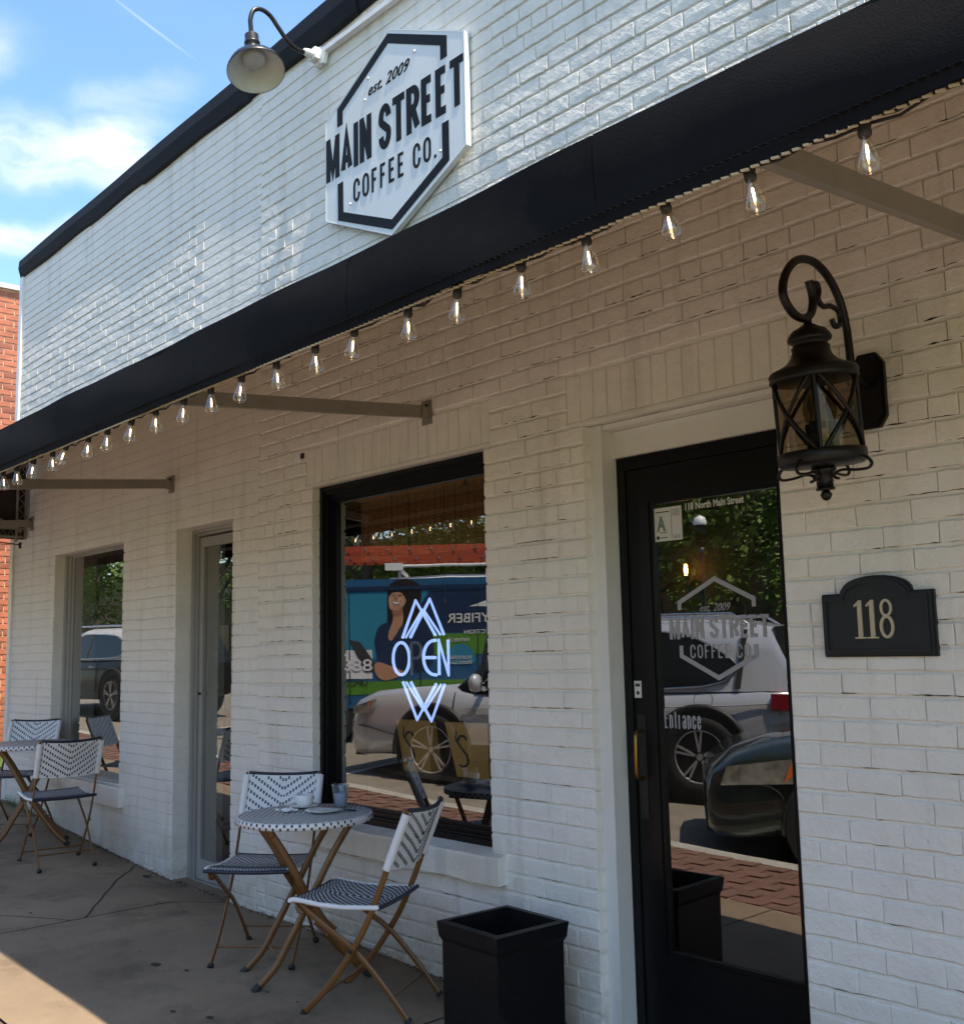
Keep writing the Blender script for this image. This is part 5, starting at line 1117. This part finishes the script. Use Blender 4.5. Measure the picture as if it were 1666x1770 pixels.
# ================================================================== the street the windows reflect
def carbuild(name, label, L, W, paint, kind, pos, h, z0, wb, fo, tyre_r=.37, group=None, belt=.98, hgt=1.66, hood=1.0, lean=0):
    ang = math.atan2(h[1], h[0]); root = thing(name, label, 'car' if kind != 'van' else 'van', (pos[0], pos[1], z0), ang, group)
    w_ = W / 2; xf = L / 2; xr = -L / 2; ax_f = xf - fo; ax_r = ax_f - wb
    if kind == 'suv': st_ = [(xr, .80, .42, .90), (xr + .05, .92, .34, belt + .02), (xr + .4, .98, .30, belt + .03), (0, 1, .28, belt), (ax_f - .45, 1, .28, belt - .01), (ax_f - .1, .99, .30, hood + .0), (xf - .45, .96, .30, hood - .06), (xf - .16, .88, .28, hood - .16), (xf - .02, .74, .32, .74), (xf, .62, .40, .62)]
    elif kind == 'sedan': st_ = [(xr, .80, .40, .84), (xr + .06, .92, .32, 1.0), (xr + .5, .98, .26, 1.04), (0, 1, .24, .97), (ax_f - .45, 1, .24, .99), (ax_f, .99, .26, .95), (xf - .45, .96, .24, .88), (xf - .2, .90, .22, .80), (xf - .05, .80, .22, .70), (xf, .70, .28, .60)]
    else: st_ = [(xr, .96, .40, belt), (xr + .04, .99, .36, belt), (0, 1, .34, belt), (ax_f - .3, 1, .34, belt), (ax_f + .1, .98, .34, 1.10), (xf - .3, .94, .34, 1.02), (xf - .05, .84, .34, .86), (xf, .78, .40, .70)]
    g = MB(); m_ = 15; vs = []
    for (x, kw, zb, zt) in st_:
        hw = w_ * kw; hh = zt - zb
        half = [(0, zb), (.80 * hw, zb), (.95 * hw, zb + .05 * hh), (.992 * hw, zb + .22 * hh), (hw, zb + .48 * hh), (.985 * hw, zb + .72 * hh), (.955 * hw, zb + .92 * hh), (.86 * hw, zt)]
        ring = [(-a, b) for a, b in reversed(half)][:-1] + half
        vs += [(x, a, b) for a, b in ring]
    n_ = len(st_); m_ = 15
    fs = [(i * m_ + k, i * m_ + k + 1, (i + 1) * m_ + k + 1, (i + 1) * m_ + k) for i in range(n_ - 1) for k in range(m_ - 1)]
    fs += [(i * m_ + m_ - 1, i * m_, (i + 1) * m_, (i + 1) * m_ + m_ - 1) for i in range(n_ - 1)]
    g.add(vs, fs, 0, True); g.f = g.f; 
    g.add([vs[k] for k in range(m_)], [tuple(range(m_))], 0); g.add([vs[(n_ - 1) * m_ + k] for k in range(m_)], [tuple(reversed(range(m_)))], 0)
    body = g.build('body', paint, root)
    # greenhouse
    if kind == 'suv': gh = [(xr + .08, .84, .80, belt - .01, belt + .06), (xr + .32, .90, .72, belt, hgt - .10), (xr + .8, .92, .73, belt, hgt - .02), (0, .93, .75, belt, hgt), (ax_f - 1.0, .92, .73, belt, hgt - .05), (ax_f - .25, .88, .84, belt, belt + .05)]
    elif kind == 'sedan': gh = [(xr + .45, .84, .80, .97, 1.0), (xr + 1.15, .86, .62, .93, hgt - .08), (-.1, .88, .66, .92, hgt), (.5, .87, .64, .92, hgt - .05), (ax_f - .35, .84, .80, .91, .94)]
    else: gh = [(xr + .02, .97, .92, belt - .01, hgt - .02), (0, .99, .94, belt - .01, hgt), (ax_f - .9, .98, .92, belt - .01, hgt - .02), (ax_f - .1, .93, .90, belt - .03, belt + .06)]
    vs = []; g = MB()
    for (x, kb, kr, zb, zt) in gh:
        ring = [(-kb * w_, zb), (-(kb * .35 + kr * .65) * w_, zb + (zt - zb) * .62), (-kr * w_, zt - .05 * (zt - zb)), (-kr * .82 * w_, zt), (0, zt + .02), (kr * .82 * w_, zt), (kr * w_, zt - .05 * (zt - zb)), ((kb * .35 + kr * .65) * w_, zb + (zt - zb) * .62), (kb * w_, zb)]
        vs += [(x, a, b) for a, b in ring]
    n_ = len(gh); fs = []; gs = []
    for i in range(n_ - 1):
        for k in range(8):
            q = (i * 9 + k, i * 9 + k + 1, (i + 1) * 9 + k + 1, (i + 1) * 9 + k)
            glassy = i == n_ - 2 or (i == 0 and k in (2, 3, 4, 5))
            if kind == 'van': glassy = (i == n_ - 2)
            (gs if glassy else fs).append(q)
    g.add(vs, fs, 0, True); 
    if fs: g.build('roof', 'vanwhite_roofsheen' if kind == 'van' or name == 'black_suv' else paint, body)  # black car's roof is coloured white to paint in its sky reflection
    MB().add(vs, gs, 0, True).build('window', 'carglass', body)
    MB().add([vs[k] for k in range(9)], [tuple(range(9))]).build('rear_window', 'carglass', body)
    def cab_y(z, extra=.012):
        kb, kr = (.925, .735) if kind == 'suv' else (.87, .64)
        t = (z - belt) / max(.01, hgt - belt); return w_ * (kb + (kr - kb) * t) + extra
    for s_ in (-1, 1):
        if kind != 'van':
            if kind == 'suv': pol = smooth([(ax_f - .55, belt + .03), (ax_f - .80, belt + .28), (ax_f - 1.15, hgt - .16), (0, hgt - .10), (xr + 1.35, hgt - .13), (xr + .98, hgt - .22), (xr + .68, belt + .30), (xr + .66, belt + .20), (xr + .95, belt + .05), (0, belt + .025), (ax_f - .55, belt + .03)], 3)
            else: pol = smooth([(ax_f - .60, .99), (ax_f - .95, 1.15), (.35, hgt - .10), (-.3, hgt - .07), (-.95, hgt - .14), (xr + .80, 1.06), (-.6, 1.00), (ax_f - .60, .99)], 3)
            pol = [(q[0], q[1]) for q in pol][:-1]
            vs_ = [(a, s_ * cab_y(b), b) for a, b in pol] + [(a, s_ * cab_y(b, -.03), b) for a, b in pol]; n2 = len(pol)
            ff_ = [tuple(range(n2))] + [(i_, i_ + n2, (i_ + 1) % n2 + n2, (i_ + 1) % n2) for i_ in range(n2)]
            if s_ > 0: ff_ = [tuple(reversed(q)) for q in ff_]
            MB().add(vs_, ff_).build('side_window', 'carglass', body)
            MB().tube([(a, s_ * cab_y(b, .013), b) for a, b in pol], .010, 5, closed=True).build('window_trim', 'chrome' if kind == 'suv' else 'rubber', body)
            # crease along the flank and bumper seams
            MB().tube(smooth([(xr + .12, s_ * w_ * .955, belt - .10), (xr + .9, s_ * w_ * .995, belt - .13), (0, s_ * w_ * 1.003, belt - .15), (ax_f - .4, s_ * w_ * 1.0, belt - .17)], 4), .008, 5).build('crease', paint, root)
            MB().tube(smooth([(ax_f + tyre_r + .06, s_ * (w_ * .992), .52), (xf - .42, s_ * w_ * .965, .60), (xf - .15, s_ * w_ * .845, .62), (xf - .03, s_ * w_ * .60, .63)], 4), .006, 5).build('bumper_seam', 'rubber', root)
            MB().lathe([(0, .012), (.055, .010), (.07, .0)], (xf - .17, s_ * w_ * .80, .40), 14, axis=(.75, s_ * .65, 0)).build('fog_lamp', 'headlight' if kind == 'sedan' else 'cladding', root)
            # pillars and window surround
            pl_ = [(ax_r + .25), (-.05 if kind == 'suv' else .0), ]
            for px in ([xr + .62, -.25, .75] if kind == 'suv' else [-.75, .0]):
                kb, kr = (.925, .735) if kind == 'suv' else (.88, .65)
                MB().bar((px, s_ * cab_y(belt + .03, .012), belt + .03), (px - .06, s_ * cab_y(hgt - .12, .012), hgt - .12), .05, .012, (0, 1, 0)).build('pillar', 'cladding', root)
        for axx in (ax_f, ax_r):
            # wheel arch lip and dark well
            pts = [(axx + (tyre_r + .075) * math.cos(R_(a)), s_ * (w_ * .985 + .006), tyre_r + (tyre_r + .075) * math.sin(R_(a))) for a in range(-8, 190, 9)]
            MB().tube(pts, .030 if kind == 'suv' else .012, 6).build('wheel_arch', 'cladding' if kind != 'sedan' else paint, root)
            MB().lathe([(0, .0), (tyre_r + .06, .0), (tyre_r + .06, -.05)], (axx, s_ * (w_ + .002), tyre_r + .01), 24, axis=(0, s_, 0), smooth=False).build('wheel_well', 'rubber', root)
            wh = bpy.data.objects.new('wheel', None); COL.objects.link(wh); wh.parent = root; wh.location = (axx, s_ * (w_ - .10), tyre_r)
            MB().lathe([(tyre_r * .62, .105), (tyre_r * .66, .118), (tyre_r * .82, .122), (tyre_r * .95, .112), (tyre_r, .085), (tyre_r, -.09), (tyre_r * .9, -.1), (tyre_r * .6, -.1)], (0, 0, 0), 32, axis=(0, s_, 0)).build('tyre', 'tyre', wh)
            gr_ = MB(); rr = tyre_r * .64
            gr_.lathe([(rr, .100), (rr, .112), (rr * .955, .114), (rr * .93, .09), (rr * .9, .03), (rr * .85, -.02)], (0, 0, 0), 32, axis=(0, s_, 0)); gr_.lathe([(0, .103), (.03, .103), (.055, .095), (.06, .07)], (0, 0, 0), 14, axis=(0, s_, 0))
            for k in range(5):
                for d_ in (-.13, .13):
                    a = 2 * math.pi * k / 5 + d_ + .3; a2 = 2 * math.pi * k / 5 + d_ * .45 + .3
                    gr_.bar((.045 * math.cos(a2), s_ * .092, .045 * math.sin(a2)), (rr * .95 * math.cos(a), s_ * .100, rr * .95 * math.sin(a)), .020, .030, (0, 1, 0))
            gr_.build('rim', 'rim', wh)
            MB().lathe([(0, .04), (rr * .95, .04)], (0, 0, 0), 20, axis=(0, s_, 0)).build('brake_disc', 'blackmetal', wh)
        # lights
        if kind != 'van':
            zl = .80 if kind == 'suv' else .68
            hl = [(xf - .50, s_ * w_ * .955, zl + .10), (xf - .14, s_ * w_ * .83, zl + .02), (xf - .14, s_ * w_ * .84, zl - .06), (xf - .44, s_ * w_ * .975, zl - .05)] if kind == 'suv' else [(xf - .74, s_ * w_ * .985, zl + .13), (xf - .16, s_ * w_ * .85, zl + .05), (xf - .11, s_ * w_ * .85, zl - .08), (xf - .66, s_ * w_ * 1.0, zl - .05)]
            v2 = [(a + .02, b + s_ * .022, c) for a, b, c in hl]
            f_ = [(0, 1, 2, 3), (4, 7, 6, 5), (0, 4, 5, 1), (1, 5, 6, 2), (2, 6, 7, 3), (3, 7, 4, 0)]
            MB().add(hl + v2, f_).build('headlight', 'headlight', root)
            mk = [(a - .0, b, c) for a, b, c in (hl[0], tuple((Vector(hl[0]) * .75 + Vector(hl[1]) * .25)), tuple((Vector(hl[3]) * .75 + Vector(hl[2]) * .25)), hl[3])]
            MB().add([(a + .012, b + s_ * .024, c) for a, b, c in mk], [(0, 1, 2, 3)]).build('marker_light', 'amber', root)
            MB().box(xr + .02, xr + .30, s_ * (w_ * .90), s_ * (w_ * .985 + .004), belt - .16, belt - .02).build('tail_light', 'taillight', root)
            MB().lathe([(0, -.06), (.085, -.04), (.10, .0), (.085, .04), (0, .06)], (ax_f - .62, s_ * (w_ + .11), belt + .10), 12, axis=(1, 0, 0)).bar((ax_f - .62, s_ * w_ * .93, belt + .03), (ax_f - .62, s_ * (w_ + .08), belt + .06), .05, .05).build('door_mirror', paint, root)
            for dx_ in (-.12, .92 if kind == 'suv' else .85):
                MB().tube([(dx_ - .62, s_ * (w_ * .985), .86), (dx_ - .56, s_ * (w_ + .022), .865), (dx_ - .44, s_ * (w_ + .022), .865), (dx_ - .38, s_ * w_ * .985, .86)], .011, 6).build('door_handle', 'chrome', root)
            for dx_ in (-.78, .22, 1.05): MB().tube([(dx_, s_ * (w_ * .997), .40), (dx_, s_ * (w_ * 1.0), .62), (dx_ - .01, s_ * (w_ * .985), belt - .14), (dx_ - .02, s_ * w_ * .95, belt)], .005, 5).build('door_gap', 'rubber', root)
            if kind == 'suv':
                MB().box(-.95, ax_f - .48, s_ * (w_ * .96), s_ * (w_ + .012), .30, .44).build('sill_cladding', 'cladding', root)
                MB().tube([(xr + .55, s_ * w_ * .70, hgt - .07), (xr + .7, s_ * w_ * .71, hgt + .03), (.5, s_ * w_ * .73, hgt + .05), (.75, s_ * w_ * .72, hgt - .04)], .016, 6).build('roof_rail', 'chrome', root)
            else: MB().box(-.95, ax_f - .48, s_ * (w_ * .95), s_ * (w_ + .006), .24, .32).build('sill', 'cladding', root)
            if s_ == -1 and kind == 'suv': MB().lathe([(.085, 0), (.088, .004), (.092, .0)], (ax_r - .05, s_ * (w_ * .992), .93 - .02), 24, axis=(0, s_, .12)).build('fuel_door_ring', 'cladding', root)
    if kind != 'van':
        MB().box(xf - .05, xf + .012, -w_ * .5, w_ * .5, .44, .60).build('grille', 'rubber', root); MB().box(xf - .10, xf + .008, -w_ * .62, w_ * .62, .26, .36).build('lower_intake', 'rubber', root)
    return root
suv = carbuild('silver_suv', 'silver sport utility car with black wheel arches reflected in the entrance and main window', 5.05, 1.86, 'silver', 'suv', (-7.80, -5.17), (-.949, .316), rz_(-7.6), 2.85, 1.22, .385, hgt=1.68, hood=1.05)
sedan = carbuild('dark_sedan', 'dark green sedan with hazy headlamps reflected low in the entrance glass', 4.6, 1.80, 'darkgreen', 'sedan', (-3.22, -4.88), (-.80, .60), rz_(-2.4), 2.75, .90, .33, hgt=1.44)
bsuv = carbuild('black_suv', 'black sport utility car reflected in the far left window', 4.70, 1.88, 'blackcar', 'suv', (-19.2, -5.1), (-1.0, .05), rz_(-19.2), 2.80, .92, .38, hgt=1.55)
VW = 1.96
van = carbuild('service_van', 'service van wrapped in blue and green with a smiling woman pictured on its side', 5.6, VW, 'vanblue', 'van', (-11.91, -7.04), (-.674, .738), rz_(-12), 3.4, .95, .36, belt=1.45, hgt=2.33)
ys_ = -VW / 2 - .012
def vx(px): return 1.6 - (px - 589) / 251 * 2.03
def vz(py): return .70 + (1225 - py) / 213 * 1.65
def decal(name, poly, m, dep=0.0, parent=van):
    pts = [(vx(a), vz(b)) for a, b in poly]
    ar_ = sum(pts[i][0] * pts[(i + 1) % len(pts)][1] - pts[(i + 1) % len(pts)][0] * pts[i][1] for i in range(len(pts)))
    if ar_ < 0: pts = pts[::-1]
    return MB().prism(pts, ys_ - dep - .002, ys_ - dep).build(name, m, parent)
side = decal('wrap_side', [(430, 1022), (920, 1022), (920, 1252), (430, 1252)], 'vanblue')
decal('wrap_teal', [(500, 1045), (740, 1045), (700, 1120), (620, 1185), (500, 1185)], 'vanteal', .002, van); decal('wrap_navy', [(745, 1045), (915, 1045), (915, 1120), (690, 1120)], 'vannavy', .002, van)
decal('wrap_green', [(690, 1122), (915, 1122), (915, 1160), (700, 1160)], 'vangreen', .004, van); decal('wrap_green', [(440, 1205), (915, 1205), (915, 1228), (440, 1228)], 'vangreen', .004, van)
decal('wrap_white', [(809, 1075), (915, 1005 + 35), (915, 1078)], 'vanwhite_roofsheen', .004, van); decal('wrap_panel', [(500, 1150), (640, 1150), (640, 1200), (500, 1200)], 'vanwhite_roofsheen', .003, van)
def wm(*a):
    q = [(560 + x * .18, 980 + y * .18) for x, y in a]; n_ = len(q)
    if n_ < 6: return q
    out = []
    for i_ in range(n_):
        A_, B_, C_, D_ = (Vector(q[(i_ + k_) % n_]) for k_ in (-1, 0, 1, 2))
        for t_ in (0, .25, .5, .75): v_ = .5 * ((2 * B_) + (-A_ + C_) * t_ + (2 * A_ - 5 * B_ + 4 * C_ - D_) * t_ * t_ + (-A_ + 3 * B_ - 3 * C_ + D_) * t_ ** 3); out.append((v_.x, v_.y))
    return out
decal('printed_hair', wm((640, 270), (700, 240), (800, 235), (880, 270), (930, 330), (925, 480), (900, 640), (850, 700), (620, 700), (590, 600), (590, 420), (600, 320)), 'hair', .006)
decal('printed_face', wm((605, 400), (640, 350), (720, 345), (775, 400), (780, 470), (750, 520), (690, 550), (630, 545), (605, 500)), 'skin', .008)
decal('printed_neck', wm((650, 540), (740, 530), (745, 700), (620, 800), (610, 760), (650, 640)), 'skin', .0075)
decal('printed_shirt', wm((540, 690), (620, 680), (625, 800), (760, 700), (1000, 700), (1020, 1100), (760, 1170), (540, 1090), (470, 900), (490, 760)), 'vannavy', .007)
decal('printed_tablet', wm((230, 840), (330, 860), (520, 1150), (380, 1160)), 'ink', .009)
decal('printed_hand', wm((470, 1080), (540, 1070), (640, 1110), (760, 1170), (700, 1215), (560, 1240), (480, 1180)), 'skin', .010)
decal('printed_cheek', wm((612, 440), (640, 420), (655, 470), (640, 520), (618, 500), (608, 470)), 'skinlight', .0088)
decal('printed_cheek', wm((700, 430), (745, 425), (762, 470), (740, 505), (712, 495), (700, 460)), 'skinlight', .0088)
decal('printed_fringe', wm((600, 400), (618, 330), (680, 290), (760, 320), (792, 400), (800, 480), (770, 420), (735, 372), (690, 362), (645, 372), (615, 400)), 'hair', .0100)
decal('printed_nose', wm((672, 410), (684, 408), (692, 440), (686, 452), (670, 450), (668, 430)), 'skindark', .0092)
decal('printed_lips', wm((630, 452), (665, 458), (700, 462), (738, 458), (716, 490), (690, 502), (655, 494)), 'skindark', .0092)
decal('printed_collar', wm((600, 800), (650, 740), (720, 715), (690, 780), (640, 850), (615, 850)), 'skin', .0078)
decal('printed_neck_shadow', wm((640, 552), (700, 556), (745, 535), (748, 590), (690, 620), (650, 600)), 'skindark', .0080)
decal('printed_smile', wm((642, 460), (668, 464), (698, 468), (724, 465), (706, 484), (684, 490), (660, 482)), 'vanwhite_roofsheen', .0095)
decal('logo_arch', wm((1180, 1090), (1180, 960), (1230, 910), (1300, 895), (1370, 920), (1425, 990), (1425, 1085)), 'vanteal', .006)
for (txt, pxr, pxl, pyt, pyb, m) in [('YFIBER', 845, 770, 1086, 1103, 'vinylw'), ('ECTION', 842, 800, 1116, 1123, 'vanwhite_roofsheen'), ('PARTNER OF', 808, 770, 1130, 1137, 'vinylw'), ('BLUE RIDGE', 812, 772, 1162, 1168, 'vanwhite_roofsheen'), ('Electric Co-op', 812, 765, 1170, 1177, 'vanwhite_roofsheen'), ('888', 640, 588, 1165, 1186, 'vanwhite_roofsheen'), ('UPCO', 632, 592, 1201, 1212, 'ink')]:
    fonttext(txt, 'wrap_lettering', m, van, vx(pxr), vz(pyb), vz(pyt) - vz(pyb), ys_ - .012, vx(pxl) - vx(pxr), 0, .01, ext=.002)
rk = van
for xx in (-2.0, -.6, .8): MB().bar((xx, -VW / 2 + .1, 2.42), (xx, VW / 2 - .1, 2.42), .04, .04).box(xx - .02, xx + .02, -VW / 2 + .1, -VW / 2 + .14, 2.30, 2.42).box(xx - .02, xx + .02, VW / 2 - .14, VW / 2 - .1, 2.30, 2.42).build('roof_rack', 'whitemetal', van)
MB().tube([(-2.4, -VW / 2 + .08, 2.46), (1.0, -VW / 2 + .08, 2.46)], .022, 8).build('pipe_carrier', 'whitemetal', van); MB().box(.75, 1.0, -VW / 2 + .02, -VW / 2 + .12, 2.40, 2.50).build('carrier_cap', 'whitemetal', van)
ld = thing('ladder', 'orange extension ladder strapped on the roof of the service van', 'ladder', van.location, van.rotation_euler.z)
for (yy, zz) in ((-.92, 2.52), (-.92, 2.66), (-.45, 2.52), (-.45, 2.66)): MB().box(-2.7, 2.6, yy, yy + .03, zz, zz + .09).build('rail', 'ladder', ld)
decal('printed_eye', wm((640, 398), (668, 392), (672, 402), (642, 406)), 'hair', .0095); decal('printed_eye', wm((705, 392), (735, 398), (732, 408), (704, 402)), 'hair', .0095)
for i in range(17):
    xx = -2.55 + i * .31
    for zz in (2.565, 2.705): MB().tube([(xx + (.1 if zz > 2.6 else 0), -.935, zz), (xx + (.1 if zz > 2.6 else 0), -.41, zz)], .018, 8).build('rung', 'chrome', ld)
for px_ in (602, 724, 824): MB().box(vx(px_) - .004, vx(px_) + .004, ys_ - .014, ys_ - .003, .55, 2.15).build('door_gap', 'rubber', van)
MB().box(-2.2, 2.0, ys_ - .02, ys_ + .01, 2.12, 2.17).build('roof_gutter', 'vannavy', van)
# trees
def tree_mesh(seed, H, n):
    q = random.Random(seed); g = MB(); blobs = []
    for i in range(26):
        a = q.uniform(0, 6.28); t = q.uniform(.28, 1); rad = (1 - abs(t - .55) * 1.3) * H * .30 * q.uniform(.5, 1.1); blobs.append((rad * math.cos(a), rad * math.sin(a), t * H, H * q.uniform(.08, .15)))
    for i in range(n):
        bx, by, bz, br = q.choice(blobs); d = Vector((q.gauss(0, 1), q.gauss(0, 1), q.gauss(0, 1))).normalized() * br * q.uniform(.55, 1.05); c = Vector((bx, by, bz)) + d
        s_ = q.uniform(.06, .15); a1 = Vector((q.gauss(0, 1), q.gauss(0, 1), q.gauss(0, .5))).normalized(); a2 = a1.orthogonal().normalized()
        a1 = a1 * s_; a2 = a2 * s_ * .6; g.add([c - a1, c + a2, c + a1, c - a2], [(0, 1, 2, 3)])
    tr = MB(); tr.tube([(0, 0, -.3), (.03, 0, H * .2), (.1, .05, H * .45), (.15, 0, H * .8)], [.22, .17, .12, .04], 10)
    for i in range(9):
        bx, by, bz, br = blobs[i]; tr.tube([(.05, .02, H * .25 + i * .15), (bx * .5, by * .5, bz * .75), (bx, by, bz)], [.08, .05, .015], 6)
    return g, tr
protos = []
for sd2, H in ((1, 9.5), (2, 11.0)):
    cg, tg = tree_mesh(sd2, H, 9000); root = thing('street_tree', 'tmp', 'tree'); tg.build('trunk', 'bark', root); cg.build('crown', 'leaf', root, kind='stuff'); protos.append(root)
q = random.Random(5); i = 0
spots = [(-9.5, -19.0), (-14.5, -21.5), (-18.5, -18.5), (-24.5, -21), (-30, -18.5), (-36, -22), (-42, -19), (-49, -22), (-57, -20), (-66, -23), (-20.5, -27), (-33, -28), (-4.0, -22)]
lab_ = 'leafy green street tree across the road, reflected in the shop windows'
for (x, y) in spots:
    c = protos[i] if i < 2 else copytree(protos[i % 2])
    c.location = (x, y, rz_(x)); c.rotation_euler = (0, 0, q.uniform(0, 6)); s_ = q.uniform(.9, 1.2); c.scale = (s_ * 1.15, s_ * 1.15, s_); tag(c, lab_, 'tree', 'street trees across the road'); i += 1
lp = thing('street_lamp', 'dark green street lamp post with a pale frosted globe across the road', 'street lamp', (-11.55, -12.6, rz_(-11.5)))
MB().lathe([(0, 0), (.17, 0), (.16, .12), (.10, .2), (.075, .6), (.055, .7), (.045, 2.9), (.07, 2.95), (.08, 3.05), (0, 3.06)], (0, 0, 0), 16).build('post', 'lamppole', lp)
MB().lathe([(.05, 3.05), (.08, 3.12), (.11, 3.30), (.10, 3.45), (.06, 3.50)], (0, 0, 0), 20).build('lantern_glass', 'lampglass', lp); MB().lathe([(.11, 3.46), (.125, 3.50), (.09, 3.60), (.0, 3.65)], (0, 0, 0), 20).build('lamp_cap', 'globe', lp)
fb = thing('far_building', 'long dark brick building across the street behind the trees', 'building', (0, 0, 0))
MB().box(-90, 12, -38, -32, -2, 6.2).build('wall', 'farwall', fb)
wmh = MB().box(-.7, .7, -.03, .05, 0, 1.7); w0 = None
for i in range(18):
    for zz in (.2, 3.2):
        if w0 is None: w0 = wmh.build('window', 'carglass', fb); o = w0
        else: o = w0.copy(); COL.objects.link(o)
        o.location = (8 - i * 5.2, -31.98, zz); o.rotation_euler = (0, 0, math.pi)
